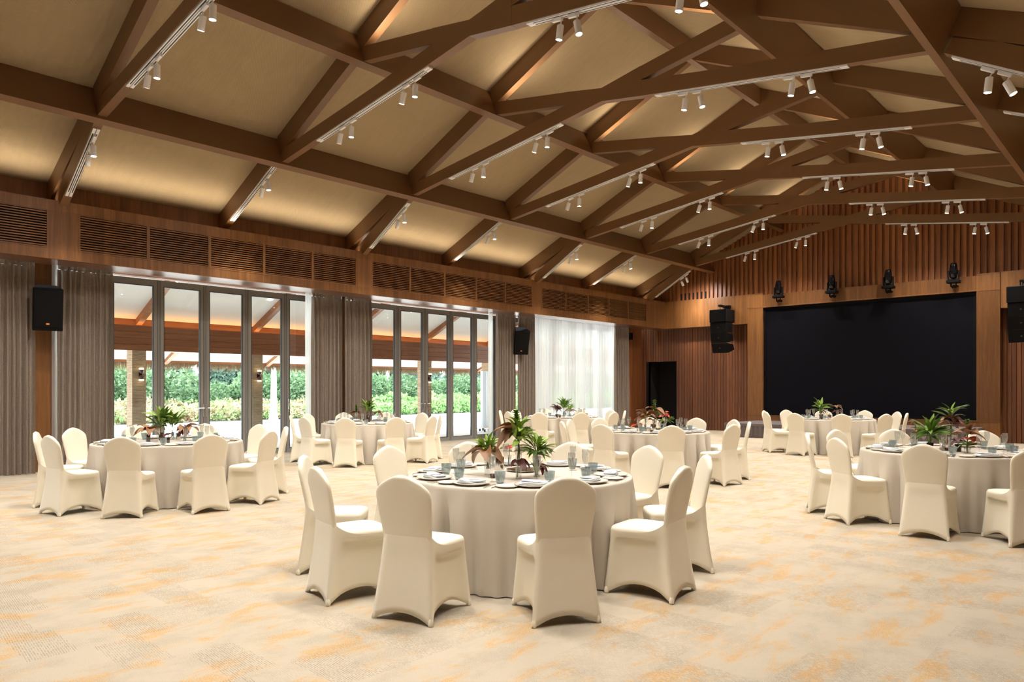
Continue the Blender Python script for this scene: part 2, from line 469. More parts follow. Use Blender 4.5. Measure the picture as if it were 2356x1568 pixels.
def carpet_mat():
    m, nt, p = new_mat('patterned_carpet')
    geo = N(nt, 'ShaderNodeNewGeometry'); pos = geo.outputs['Position']
    sp = N(nt, 'ShaderNodeSeparateXYZ'); L(nt, pos, sp.inputs[0])
    x, y = sp.outputs[0], sp.outputs[1]
    # planks 0.25 x 1.0 with their own line strength
    qx = math_n(nt, 'FLOOR', math_n(nt, 'DIVIDE', x, 0.5))
    off = math_n(nt, 'MULTIPLY', math_n(nt, 'FRACT', math_n(nt, 'MULTIPLY', qx, 0.37)), 0.5)
    qy = math_n(nt, 'FLOOR', math_n(nt, 'DIVIDE', math_n(nt, 'ADD', y, off), 0.25))
    cb = N(nt, 'ShaderNodeCombineXYZ'); L(nt, qx, cb.inputs[0]); L(nt, qy, cb.inputs[1])
    wn_ = N(nt, 'ShaderNodeTexWhiteNoise', noise_dimensions='2D'); L(nt, cb.outputs[0], wn_.inputs['Vector'])
    cell = wn_.outputs['Value']
    jit = noise(nt, scaled(nt, pos, (90, 90, 1)), 1.0, 1)
    lin = math_n(nt, 'SINE', math_n(nt, 'MULTIPLY', math_n(nt, 'ADD', math_n(nt, 'MULTIPLY_ADD', x, 0.10, y), math_n(nt, 'MULTIPLY', jit, 0.005)), 2 * PI / 0.0125))
    brk = noise(nt, scaled(nt, pos, (34, 150, 1)), 1.0, 2)
    big = noise(nt, scaled(nt, pos, (1.5, 0.9, 1)), 1.0, 3, 0.6)
    lmask = math_n(nt, 'MULTIPLY', smooth_step(nt, lin, 0.35, 0.8), smooth_step(nt, brk, 0.42, 0.52))
    lmask = math_n(nt, 'MULTIPLY', lmask, smooth_step(nt, math_n(nt, 'ADD', math_n(nt, 'MULTIPLY', cell, 0.75), math_n(nt, 'MULTIPLY', big, 0.6)), 0.66, 0.88))
    # orange clouds, long in y
    org = noise(nt, scaled(nt, pos, (4.6, 2.0, 1)), 1.0, 5, 0.66, 0.3)
    spk = noise(nt, scaled(nt, pos, (120, 140, 1)), 1.0, 2, 0.7)
    omask = math_n(nt, 'MULTIPLY', smooth_step(nt, org, 0.49, 0.64), smooth_step(nt, spk, 0.44, 0.53))
    gry = noise(nt, scaled(nt, pos, (3.2, 2.0, 1)), 1.3, 4, 0.65)
    spk2 = noise(nt, scaled(nt, pos, (210, 260, 1)), 1.0, 1)
    gmask = math_n(nt, 'MULTIPLY', smooth_step(nt, gry, 0.42, 0.66), smooth_step(nt, spk2, 0.46, 0.62))
    c = mix_c(nt, math_n(nt, 'MULTIPLY', gmask, 0.6), (0.50, 0.445, 0.355), (0.24, 0.20, 0.16))
    grain = noise(nt, scaled(nt, pos, (240, 300, 1)), 1.0, 2, 0.7)
    c = mix_c(nt, math_n(nt, 'MULTIPLY', smooth_step(nt, grain, 0.52, 0.66), 0.42), c, (0.27, 0.215, 0.165))
    c = mix_c(nt, math_n(nt, 'MULTIPLY', omask, 0.88), c, (0.56, 0.315, 0.09))
    c = mix_c(nt, math_n(nt, 'MULTIPLY', lmask, 0.62), c, (0.20, 0.16, 0.125))
    L(nt, c, p.inputs['Base Color'])
    p.inputs['Roughness'].default_value = 0.95; p.inputs['Specular IOR Level'].default_value = 0.1
    b = N(nt, 'ShaderNodeBump'); b.inputs['Strength'].default_value = 0.35; b.inputs['Distance'].default_value = 0.004
    L(nt, spk, b.inputs['Height']); L(nt, b.outputs['Normal'], p.inputs['Normal'])
    return m
M['carpet'] = carpet_mat()

# ------------------------------------------------------------------ room shell
XC = -6.9                       # line of symmetry under the ridge
def ceil_z(x): return 8.128 - 0.452 * abs(x - XC)
YN, YF = -5.2, 23.0             # near and far ends
XL, XR = -14.75, 0.95
def struct(o): return tag(o, kind='structure')

struct(MB().box(XL - 0.05, XR + 0.1, YN - 0.1, YF + 0.9, -0.12, 0.0).obj('floor', M['carpet']))
cl = empty('ceiling'); struct(cl)
for sgn in (-1, 1):
    xe = XC + sgn * 7.3
    pts = [(XC, ceil_z(XC)), (xe, ceil_z(xe)), (xe, ceil_z(xe) + 0.12), (XC, ceil_z(XC) + 0.12)]
    MB().prism_y(pts, YN, YF + 0.05).obj('woven_panel', M['weave'], cl)

# side walls: upper wall, bulkhead (trim) with louvres, pilasters
wl = empty('wall_left'); struct(wl)
box_obj('upper_panel', M['wood'], wl, -14.25, -14.05, YN, 22.9, 4.40, 5.05)
box_obj('header_panel', M['wood'], wl, -14.90, -14.62, YN, YF, 3.60, 4.2)
for y0, y1 in ((3.62, 4.0), (9.66, 10.0), (15.62, 15.98), (-2.3, -1.95)):
    box_obj('pilaster', M['wood'], wl, -14.9, -14.52, y0, y1, 0, 3.75)
box_obj('corner_panel', M['wood_dark'], wl, -14.9, -14.60, 21.5, 22.35, 0, 3.75)
box_obj('corner_panel', M['wood_dark'], wl, -14.9, -14.605, 22.352, 23.1, 0, 3.75)
wr = empty('wall_right'); struct(wr)
box_obj('upper_panel', M['wood'], wr, 0.25, 0.45, YN, 22.9, 4.40, 5.05)
box_obj('lower_panel', M['wood'], wr, 0.95, 1.10, YN, YF + 0.1, 0, 4.0)
box_obj('bulkhead', M['wood'], wr, -0.40, -0.33, YN, 22.65, 3.54, 4.49)
box_obj('bulkhead_soffit', M['wood_soffit'], wr, -0.33, 0.95, YN, 22.65, 3.54, 3.60)
box_obj('trough', M['dark'], wr, -0.33, 0.25, YN, 22.65, 4.37, 4.40)
wnr = empty('wall_near'); struct(wnr)
MB().prism_y([(-14.9, -0.05), (1.1, -0.05), (1.1, 4.9), (XC, 8.3), (-14.9, 4.9)], YN - 0.15, YN).obj('rear_panel', M['wood'], wnr)

# bulkhead on the left wall, with recesses for the louvres
GROUPS = [(-1.75, 3.57), (4.00, 9.51), (9.93, 15.43), (15.85, 21.38)]
GZ0, GZ1 = 3.70, 4.325
tr = empty('trim_1'); struct(tr)
XF = -13.40
box_obj('fascia_lower', M['wood'], tr, XF - 0.06, XF, YN, 22.65, 3.54, GZ0)
box_obj('fascia_upper', M['wood'], tr, XF - 0.06, XF, YN, 22.65, GZ1, 4.49)
prev = YN
for a, b in GROUPS + [(22.65, 22.65)]:
    if a > prev + 0.01: box_obj('fascia_pier', M['wood'], tr, XF - 0.06, XF, prev, a, GZ0, GZ1)
    prev = b
box_obj('soffit', M['wood_soffit'], tr, -14.05, XF - 0.06, YN, 22.65, 3.54, 3.58)
box_obj('soffit', M['wood_soffit'], tr, -14.62, -14.42, YN, 22.65, 3.60, 3.64)
box_obj('light_trough', M['wood'], tr, -14.05, XF - 0.06, YN, 22.65, 4.37, 4.40)
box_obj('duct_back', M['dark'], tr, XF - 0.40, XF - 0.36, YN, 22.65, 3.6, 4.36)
gi = 0
slat_me = {}
for a, b in GROUPS:
    w = (b - a) / 5.0
    for k in range(5):
        g0, g1 = a + k * w, a + (k + 1) * w
        g = empty('louvre_grille'); g.parent = tr
        fr = MB()
        fw = 0.026
        fr.box(XF - 0.05, XF + 0.006, g0, g0 + fw, GZ0, GZ1); fr.box(XF - 0.05, XF + 0.006, g1 - fw, g1, GZ0, GZ1)
        fr.box(XF - 0.05, XF + 0.006, g0 + fw, g1 - fw, GZ0, GZ0 + fw); fr.box(XF - 0.05, XF + 0.006, g0 + fw, g1 - fw, GZ1 - fw, GZ1)
        fr.obj('grille_frame', M['wood'], g)
        ns = 14
        key = round(w, 2)
        if key not in slat_me:
            hw = w / 2 - fw - 0.001
            slat_me[key] = MB().box(-0.05, 0.0, -hw, hw, -0.0095, 0.0095).mesh('slat', M['wood'])
        for i in range(ns):
            z = GZ0 + fw + (GZ1 - GZ0 - 2 * fw) * (i + 0.5) / ns
            link_mesh('slat', slat_me[key], g, (XF - 0.006, (g0 + g1) / 2, z))

# far wall ------------------------------------------------------------------
wf = empty('wall_far'); struct(wf)
NX0, NX1, NZ = -14.32, -13.19, 2.40          # dark door niche
back = MB()
back.box(-14.9, NX0, 23.012, 23.15, 0, 4.4)
back.box(NX0, NX1, 23.012, 23.15, NZ, 4.4)
back.box(NX1, 1.1, 23.012, 23.15, 0, 4.4)
back.obj('lower_backing', M['dark'], wf)
MB().prism_y([(-14.2, 4.0), (0.4, 4.0), (0.4, 4.88), (XC, 8.2), (-14.2, 4.88)], 22.90, 23.2).obj('gable_backing', M['wood_dark'], wf)
x = -14.62
while x < -10.42:
    z0 = NZ if (x + 0.1 > NX0 and x < NX1) else 0.0
    box_obj('plank', M['wood_low_shaded'], wf, x, x + 0.092, 22.985 + random.uniform(-0.006, 0.004), 23.02, z0, 3.6)
    x += 0.105
x = -3.44
while x < 0.9:
    box_obj('plank', M['wood_low_shaded'], wf, x, x + 0.092, 22.985 + random.uniform(-0.006, 0.004), 23.02, 0, 3.6)
    x += 0.105
nb = MB()
nb.box(NX0 - 0.03, NX0, 23.0, 23.8, 0, NZ + 0.03); nb.box(NX1, NX1 + 0.03, 23.02, 23.8, 0, NZ); nb.box(NX0, NX1, 23.02, 23.8, NZ, NZ + 0.03)
nb.obj('niche_lining', M['dark'], wf)
dn = empty('door_25'); struct(dn)
box_obj('door_leaf', M['dark'], dn, NX0, NX1, 23.8, 23.85, 0.0, NZ)
box_obj('door_handle', M['steel'], dn, NX1 - 0.12, NX1 - 0.09, 23.76, 23.8, 0.9, 1.15)
# bulkhead band across the far wall
box_obj('band', M['wood'], wf, -14.0, -10.36, 22.65, 22.99, 3.54, 4.49)
box_obj('band', M['wood'], wf, -3.43, 0.9, 22.65, 22.99, 3.54, 4.49)
# battens
x = -14.0
i = 0
while x < 0.2:
    wdt = 0.075 if random.random() > 0.12 else 0.11
    top = min(ceil_z(x), ceil_z(x + wdt)) + 0.0
    if not (-10.36 < x < -3.43): z0 = 4.49
    else: z0 = 4.44
    if -13.05 < x < -11.95: z0 = 4.49
    MB().prism_y([(x, z0), (x + wdt, z0), (x + wdt, ceil_z(x + wdt)), (x, ceil_z(x))], 22.84, 22.90).obj('batten', M['wood_dark'], wf)
    if -13.1 < x < -11.95:
        box_obj('vent_slot', M['dark'], wf, x + wdt, x + 0.155, 22.86, 22.899, 4.53, 4.76)
    x += 0.155 + (wdt - 0.075)
# screen surround
YS = 22.62
sr = empty('trim_2'); struct(sr)
for a, b in ((-10.35, -9.84), (-3.97, -3.44)):
    box_obj('side_panel', M['wood'], sr, a, b, YS, 23.0, 0.57, 4.02)
    box_obj('side_panel', M['wood'], sr, a, b, YS, 23.0, 4.055, 4.44)
    box_obj('side_panel', M['wood'], sr, a, b, YS, 23.0, 0.0, 0.54)
    for z in (0.54, 4.02, 4.44):
        box_obj('moulding', M['wood'], sr, a, b, YS - 0.008, 23.0, z, z + (0.035 if z < 4.4 else 0.045))
box_obj('header_board', M['wood'], sr, -9.838, -3.972, YS + 0.012, 23.0, 4.065, 4.44)
box_obj('header_moulding', M['wood'], sr, -9.838, -3.972, YS - 0.006, 23.0, 4.03, 4.064)
box_obj('sill_board', M['wood'], sr, -9.838, -3.972, YS + 0.012, 23.0, 0.0, 0.55)
box_obj('sill_moulding', M['wood'], sr, -9.838, -3.972, YS - 0.006, 23.0, 0.551, 0.58)

# ------------------------------------------------------------------ LED screen and stage
sc_ = empty('led_screen', (-6.905, 22.7, 0.58))
tag(sc_, 'huge black video wall framed in brown timber above the low stage', 'screen')
box_obj('screen_panel', M['screen'], sc_, -2.87, 2.87, 0.02, 0.12, 0.06, 3.38)
bz = MB()
bz.box(-2.93, -2.87, 0.0, 0.12, 0, 3.45); bz.box(2.87, 2.93, 0.0, 0.12, 0, 3.45); bz.box(-2.87, 2.87, 0.0, 0.12, 0, 0.06); bz.box(-2.87, 2.87, 0.0, 0.12, 3.38, 3.45)
bz.obj('bezel', M['black'], sc_)

stg = empty('stage', (0, 0, 0))
tag(stg, 'low grey carpeted stage with a pleated dark skirt below the black screen', 'stage')
SX0, SX1, SY0, SY1, SZ = -10.02, -3.80, 20.32, 22.6, 0.41
box_obj('stage_top', M['stage'], stg, SX0, SX1, SY0, SY1, SZ - 0.05, SZ)
def pleat(path, z0, z1, amp, step, name, mat_, parent, rows=4, flare=0.0, seed=1, smooth=True, irregular=0.35):
    """a hanging cloth that follows a polyline; amp is the fold depth"""
    rnd = random.Random(seed)
    pts = []
    for (a, b) in zip(path[:-1], path[1:]):
        a, b = Vector(a), Vector(b)
        ln = (b - a).length; n = max(2, int(ln / (step / 10.0)))
        d = (b - a) / ln; nn = Vector((d.y, -d.x))
        for i in range(n + (1 if b == Vector(path[-1]) else 0)):
            pts.append((a + d * ln * i / n, nn, ln * i / n))
    mb = MB(); rs = []
    phs = [rnd.uniform(0, 6.28) for _ in range(4)]
    for r in range(rows + 1):
        t = r / rows
        z = z1 + (z0 - z1) * t
        ring = []
        for p, nn, s in pts:
            w = s * 2 * PI / step
            w += irregular * (math.sin(w * 0.23 + phs[0]) * 2.0 + math.sin(w * 0.41 + phs[1]) + 0.5 * math.sin(w * 0.17 + 1.7 * t + phs[3]))
            k = 0.6 + 0.4 * min(1, t * 4)
            o = amp * k * (2.0 * abs(math.sin(w / 2)) ** 0.75 - 1.0 + 0.25 * math.sin(2.1 * w + phs[2]) + 0.25 * math.sin(0.37 * w + phs[3] + t)) + flare * t
            ring.append((p.x + nn.x * o, p.y + nn.y * o, z))
        rs.append(ring)
    mb.rings(rs, False, False, closed=False)
    return mb.obj(name, mat_, parent, smooth=smooth)
pleat([(SX0, SY1), (SX0, SY0), (SX1, SY0), (SX1, SY1)], 0.012, SZ - 0.05, 0.018, 0.13, 'stage_skirt', M['skirt'], stg, seed=5)
box_obj('skirt_band', M['skirt'], stg, SX0 - 0.015, SX1 + 0.015, SY0 - 0.015, SY0 - 0.001, SZ - 0.075, SZ - 0.003)

# ------------------------------------------------------------------ roof beams and trusses
T_Y = [-2.22, 0.75, 3.72, 6.69, 9.66, 12.63, 15.60, 18.57, 21.54]
BW = 0.125
ANG = math.atan(0.4475)
cA, sA = math.cos(ANG), math.sin(ANG)
def tilted(x, z, h):
    # x, z: lower corner on the side of the ridge, left half
    p = [(x, z), (x - BW * cA, z - BW * sA)]
    return [p[0], p[1], (p[1][0] - sA * h, p[1][1] + cA * h), (p[0][0] - sA * h, p[0][1] + cA * h)]
def mirror(pts): return [(-a, b) for a, b in pts]
ORD = ['first', 'second', 'third', 'fourth', 'fifth', 'sixth', 'seventh', 'eighth', 'ninth']
def beam(name_lab, pts):
    o = MB().prism_y([(XC + a, b) for a, b in pts], YN, 22.90).obj('purlin_beam', M['beam'])
    tag(o, name_lab, 'beam', 'long brown beams under the roof')
beam('long brown roof beam nearest the window wall, lowest on that slope', tilted(-4.72, 5.391, 0.545))
beam('long brown roof beam halfway up the slope on the window side', tilted(-2.329, 6.461, 0.545))
beam('long brown beam under the ridge, highest of all', [(-0.0625, 7.72), (0.0625, 7.72), (0.0625, 8.10), (-0.0625, 8.10)])
beam('long brown roof beam halfway up the slope away from the windows', mirror(tilted(-2.329, 6.461, 0.545)))
beam('long brown roof beam crossing the top corner, lowest on the slope away from the windows', mirror(tilted(-4.72, 5.391, 0.545)))

def lineat(p, q, x): return p[1] + (q[1] - p[1]) * (x - p[0]) / (q[0] - p[0])
def below_ceiling(x, d): return 8.128 - 0.452 * abs(x) - d
def rafter_poly(xa, xb):
    return [(xa, below_ceiling(xa, 0.36)), (xb, below_ceiling(xb, 0.36)), (xb, below_ceiling(xb, -0.02)), (xa, below_ceiling(xa, -0.02))]
CH0, CH1 = (-4.74, 5.437), (-0.75, 5.987)
for ti, ty in enumerate(T_Y):
    heavy = ti % 2 == 0
    t = empty('roof_truss', (XC, ty, 0))
    n_cam = ti - 2
    lab = ('brown scissor roof truss, the %s of those in view counted from the camera end' % ORD[n_cam]) if n_cam >= 0 else 'brown scissor roof truss behind the camera, %s from the wall' % ORD[ti]
    tag(t, lab, 'truss', 'scissor trusses of the roof')
    for sgn in (-1, 1):
        def add(name, pts, y0=0.0, y1=BW):
            q = [(sgn * -a, b) for a, b in pts]
            MB().prism_y(q, y0, y1).obj(name, M['beam'], t)
        for xa, xb in ((-7.15, -4.95), (-4.90, -2.62), (-2.50, -0.0625)):
            add('rafter', rafter_poly(xa, xb), 0.0, 0.13)
        add('lower_chord', [CH0, CH1, (CH1[0], CH1[1] + 0.245), (-2.1, 6.014), (CH0[0] - 0.06, CH0[1] + 0.215)])
        add('upper_chord', [(-0.75, 6.206 + 0.03), (-0.75, 6.45), (-2.40, 6.722), (-2.37, 6.483)])
        if heavy:
            add('heel_chord', [(-4.88, 5.365), (-6.49, 4.425), (-6.49, 4.492), (-6.90, 4.492), (-5.45, 5.305), (-4.98, 5.53)])
    MB().prism_y([(-0.75, 5.985), (0, 6.10), (0.75, 5.985), (0.75, 6.452), (0, 6.315), (-0.75, 6.452)], -0.003, BW + 0.003).obj('knot_plate', M['beam'], t)
    for sx in (-1, 1):
        add_light('AREA', 'truss_uplight', (XC + sx * 1.65, ty + BW / 2, 6.66), (R(180), 0, 0), UP_W, COVE, shape='RECTANGLE', size=0.9, size_y=0.06)

# ------------------------------------------------------------------ light tracks and spotlights
# prototype spot head; local frame: track bottom at z = 0, x along the track
def make_spot():
    root = empty('track_spotlight')
    box_obj('track_adapter', M['white_metal'], root, -0.015, 0.135, -0.02, 0.02, -0.045, 0.0, bevel=0.004)
    MB().tube([(0, 0, -0.04), (0, 0, -0.075), (0.0, 0, -0.105)], 0.009, 8).obj('arm', M['white_metal'], root)
    head = empty('lamp_head'); head.parent = root; head.location = (0, 0, -0.10)
    body = MB().lathe([(0.0, 0.004), (0.036, 0.004), (0.041, -0.002), (0.041, -0.165), (0.037, -0.166)], 20).obj('housing', M['white_metal'], head, smooth=False)
    MB().lathe([(0.0, -0.1655), (0.0365, -0.1655)], 20).obj('lens', M['lamp'], head)
    return root, head
sp_root, sp_head = make_spot()
SPOT_TREE = [(c, [g for g in c.children]) for c in sp_root.children]
spot_light = bpy.data.lights.new('spot_beam', 'SPOT')
spot_light.energy = SPOT_W; spot_light.color = WARM
spot_light.spot_size = R(125); spot_light.spot_blend = 1.0; spot_light.shadow_soft_size = 0.035
wash_light = bpy.data.lights.new('wash_beam', 'SPOT')
wash_light.energy = SPOT_W * 0.55; wash_light.color = WARM
wash_light.spot_size = R(52); wash_light.spot_blend = 0.8; wash_light.shadow_soft_size = 0.035
used_spot = [False]; last_spot = [None]
def put_spot(loc, slope, tilt, flip, label, group, beam_data=None):
    if not used_spot[0]:
        used_spot[0] = True
        r = sp_root; hd = sp_head
    else:
        r = sp_root.copy(); COL.objects.link(r); hd = None
        for c, gs in SPOT_TREE:
            k = c.copy(); COL.objects.link(k); k.parent = r
            for g in gs:
                q = g.copy(); COL.objects.link(q); q.parent = k
            if c is sp_head: hd = k
    r.location = loc
    # slope: the track's rise along world x
    r.rotation_euler = (0, -slope if not flip else slope, PI if flip else 0)
    tag(r, label, 'spotlight', group)
    # head tilts in the world x direction, undo slope and flip
    last_spot[0] = hd
    hd.rotation_euler = (0, (slope if not flip else -slope) + (tilt if not flip else -tilt), 0)
    lo = bpy.data.objects.new('spot_beam', beam_data or spot_light); COL.objects.link(lo)
    lo.parent = hd; lo.location = (0, 0, -0.175)
    return r
def put_track(p, q, ty, label):
    # twin rail from p to q (x, z of the underside it hangs on)
    p, q = (XC + p[0], p[1]), (XC + q[0], q[1])
    ln = math.hypot(q[0] - p[0], q[1] - p[1]); a = math.atan2(q[1] - p[1], q[0] - p[0])
    t = empty('light_track', (p[0], ty + 0.0625, p[1]))
    t.rotation_euler = (0, -a, 0)
    tag(t, label, 'light track', 'white light tracks under the trusses')
    for s in (-1, 1):
        c = s * 0.027
        rail = MB().box(0, ln, c - 0.021, c + 0.021, -0.022, 0.0).obj('rail', M['white_metal'], t)
        MB().box(0.10, ln - 0.10, c - 0.007, c + 0.007, -0.0235, -0.022).obj('slot', M['slot'], rail)
    return a
sidew = {-1: 'window', 1: 'far'}
for ti, ty in enumerate(T_Y):
    if ti == 0: continue
    heavy = ti % 2 == 0
    seen = ti >= 2
    who = ('%s truss from the camera' % ORD[ti - 2]) if seen else 'truss behind the camera end'
    def chord_z(x): return lineat(CH0, CH1, -abs(x)) 
    for sgn in (-1, 1):
        sd = 'window-side' if sgn < 0 else 'inner-side'
        xa, xb = (-3.68, -0.86) if sgn < 0 else (0.98, 3.80)
        pa, pb = (xa, chord_z(xa) - 0.001), (xb, chord_z(xb) - 0.001)
        put_track(pa, pb, ty, 'white twin light track, %s chord, %s' % (sd, who))
        slope = math.atan2(pb[1] - pa[1], pb[0] - pa[0])
        prs = ((-3.05, -2.76), (-1.45, -1.20)) if sgn < 0 else ((1.50, 1.74), (3.10, 3.33))
        for pi_, pr_ in enumerate(prs):
            low = (pi_ == 0) == (sgn < 0)
            for k, x in enumerate(pr_):
                if sgn < 0: tilt = (R(21), R(3))[k]
                else: tilt = (R(9), R(-12))[k]
                put_spot((XC + x, ty + 0.0625 - 0.0, chord_z(x) - 0.024), slope, tilt, sgn > 0,
                         'white spotlight, %s of %s pair, %s track, %s' % (('outer', 'inner')[k if sgn < 0 else 1 - k], 'lower' if low else 'upper', sd, who),
                         'track spotlights under the roof')
        # lower track near the wall
        if heavy:
            f = lambda x: lineat((-6.49, 4.425), (-4.88, 5.365), -abs(x))
            ra, rb = -6.27, -4.96
            xs = (-5.16, -5.33)
        else:
            f = lambda x: below_ceiling(x, 0.36)
            ra, rb = -6.72, -5.02
            xs = (-5.38, -5.57)
        if sgn > 0: ra, rb = -rb, -ra; xs = (5.37, 5.53) if heavy else (5.40, 5.57)
        put_track((ra, f(ra) - 0.001), (rb, f(rb) - 0.001), ty, 'short white twin light track, %s eaves, %s' % (sd, who))
        slope = math.atan2(f(rb) - f(ra), rb - ra)
        for k, x in enumerate(xs):
            put_spot((XC + x, ty + 0.0625, f(x) - 0.026), slope, R(-6 + 30 * k) * (1 if sgn < 0 else -1), sgn > 0,
                     'white spotlight, %s of lone pair, %s eaves, %s' % (('inner', 'outer')[k], sd, who), 'track spotlights under the roof', wash_light if k else None)
            if ti == 8 and sgn < 0:
                last_spot[0].rotation_euler = (R(38), R(28), 0)

# ------------------------------------------------------------------ folding glass doors
XD = -14.75
DZ0, DZ1 = 0.0, 3.56
def leaf(n, y0, y1, handle=None):
    d = empty('door_%d' % n, (XD, y0, 0)); struct(d)
    w = y1 - y0; st = 0.095
    fr = MB()
    for a, b in ((0.003, st), (w - st, w - 0.003)):
        fr.box(-0.03, 0.03, a, b, DZ0 + 0.01, DZ1)
    fr.box(-0.03, 0.03, st, w - st, DZ0 + 0.01, 0.11); fr.box(-0.03, 0.03, st, w - st, 3.44, DZ1)
    fr.obj('door_frame', M['alu'], d)
    gk = MB()
    for a, b in ((st, st + 0.012), (w - st - 0.012, w - st)): gk.box(-0.022, 0.034, a, b, 0.11, 3.44)
    gk.box(-0.022, 0.034, st + 0.012, w - st - 0.012, 0.11, 0.122); gk.box(-0.022, 0.034, st + 0.012, w - st - 0.012, 3.428, 3.44)
    for a in (0.020, w - 0.029): gk.box(-0.031, 0.0312, a, a + 0.009, 0.02, DZ1 - 0.01)
    gk.obj('gasket', M['gasket'], d)
    MB().box(-0.004, 0.004, st + 0.01, w - st - 0.01, 0.12, 3.43).obj('pane', M['pane'], d)
    if handle in ('lever_a', 'lever_b'):
        yc = w - 0.035 if handle == 'lever_a' else 0.035
        dirn = -1 if handle == 'lever_a' else 1
        h = MB().box(0.03, 0.042, yc - 0.016, yc + 0.016, 0.86, 1.12).obj('handle_plate', M['steel'], d)
        MB().tube([(0.04, yc, 1.04), (0.085, yc, 1.04), (0.085, yc + dirn * 0.13, 1.04)], 0.009, 8).obj('lever', M['chrome'], h)
    if handle == 'pull':
        MB().tube([(0.03, 0.05, 1.22), (0.075, 0.05, 1.20), (0.095, 0.05, 1.10), (0.085, 0.05, 0.98), (0.05, 0.06, 0.92)], 0.012, 8).obj('pull_handle', M['chrome'], d)
n = 1
for (c0, pitch, cnt) in ((-1.55, 0.915, 6), (4.43, 0.9145, 6), (10.345, 0.9125, 6), (16.42, 0.915, 6)):
    for k in range(cnt):
        c = c0 + k * pitch
        hd = None
        if k == 2: hd = 'lever_a'
        if k == 3: hd = 'lever_b'
        if k == 5: hd = 'pull'
        leaf(n, c - pitch / 2, c + pitch / 2, hd)
        n += 1

# ------------------------------------------------------------------ curtains and sheers
def curtain(y0, y1, label, seed, bulge=0.0):
    c = empty('curtain', (0, 0, 0)); tag(c, label, 'curtain', 'taupe curtains along the glass doors')
    pleat([(-14.24, y1), (-14.24, y0)], 0.012, 3.50, 0.066, 0.10, 'drape', M['curtain'], c, rows=10, seed=seed, irregular=0.5)
    pleat([(-14.24, y1), (-14.24, y0)], 3.50, 3.60, 0.030, 0.095, 'heading', M['curtain'], c, rows=1, seed=seed, irregular=0.5)
curtain(0.6, 3.58, 'wide taupe curtain at the picture edge before the black wall speaker', 11)
curtain(3.93, 4.80, 'taupe curtain between the first wall speaker and the first glass doors', 12)
curtain(8.93, 9.68, 'taupe curtain closing the far end of the first glass doors', 13)
curtain(9.78, 10.52, 'taupe curtain at the near end of the second glass doors', 14)
curtain(14.86, 15.60, 'taupe curtain before the second wall speaker, at the second glass doors', 15)
curtain(15.80, 16.52, 'taupe curtain between the second wall speaker and the white sheer', 16)
curtain(20.75, 21.56, 'taupe curtain at the timber corner end of the white sheer', 17)
def sheer(y0, y1, label, seed, amp=0.03):
    c = empty('sheer_curtain'); tag(c, label, 'curtain', 'white sheer curtains')
    pleat([(-14.42, y1), (-14.42, y0)], 0.012, 3.62, amp, 0.14, 'sheer_panel', M['sheer'], c, rows=6, seed=seed)
sheer(3.89, 3.98, 'gathered white sheer beside the first wall speaker', 21)
sheer(8.86, 9.02, 'gathered white sheer by the taupe curtain ending the first glass doors', 22)
sheer(9.70, 9.82, 'thin gathered white sheer at the start of the second glass doors', 23)
sheer(15.60, 15.86, 'gathered white sheer behind the second wall speaker', 24)
sheer(14.72, 14.90, 'gathered white sheer at the end of the second glass doors', 25)
sheer(16.30, 20.95, 'wide bright white sheer curtain drawn across the third bay', 26)

# ------------------------------------------------------------------ loudspeakers, fixtures
def text_part(name, body, parent, loc, rot, size, mat_, ext=0.001):
    cu = bpy.data.curves.new(name, 'FONT')
    cu.body = body; cu.size = size; cu.extrude = ext; cu.align_x = 'CENTER'; cu.align_y = 'CENTER'
    cu.materials.append(mat_)
    tmp = bpy.data.objects.new('lettering_source', cu); COL.objects.link(tmp)
    bpy.context.view_layer.update()
    me = bpy.data.meshes.new_from_object(tmp.evaluated_get(bpy.context.evaluated_depsgraph_get()))
    bpy.data.objects.remove(tmp)
    return link_mesh(name, me, parent, loc, rot)
M['logo_orange'] = plain('logo_orange', (0.75, 0.20, 0.05), rough=0.5)
M['logo_white'] = plain('logo_white', (0.8, 0.78, 0.72), rough=0.5)
M['logo_grey'] = plain('logo_grey', (0.035, 0.035, 0.04), rough=0.5)
def wall_speaker(loc, rz, pitch, label):
    s = empty('wall_speaker', loc); s.rotation_euler = (pitch, 0, rz)
    tag(s, label, 'speaker', 'black loudspeakers on the window wall')
    # front faces local -y
    pts = [(-0.22, -0.20), (0.22, -0.20), (0.15, 0.18), (-0.15, 0.18)]
    mb = MB(); mb.rings([[(a, b, -0.36) for a, b in pts], [(a, b, 0.36) for a, b in pts]])
    mb.obj('cabinet', M['black'], s, bevel=0.012)
    g = MB().box(-0.20, 0.20, -0.213, -0.20, -0.30, 0.33).obj('grille', M['black'], s, bevel=0.006)
    b = MB().box(-0.025, 0.025, -0.219, -0.213, -0.25, -0.225).obj('badge', M['logo_orange'], s)
    text_part('badge_lettering', 'JBL', b, (0, -0.2195, -0.2375), (R(90), 0, 0), 0.02, M['logo_white'])
    MB().box(-0.03, 0.03, 0.17, 0.30, -0.06, 0.06).obj('wall_bracket', M['black'], s)
wall_speaker((-14.12, 3.74, 2.81), R(78), R(15), 'black loudspeaker between the wide edge curtain and the first glass doors')
wall_speaker((-14.10, 15.72, 2.82), R(55), R(22), 'black loudspeaker high between the second glass doors and the white sheer')

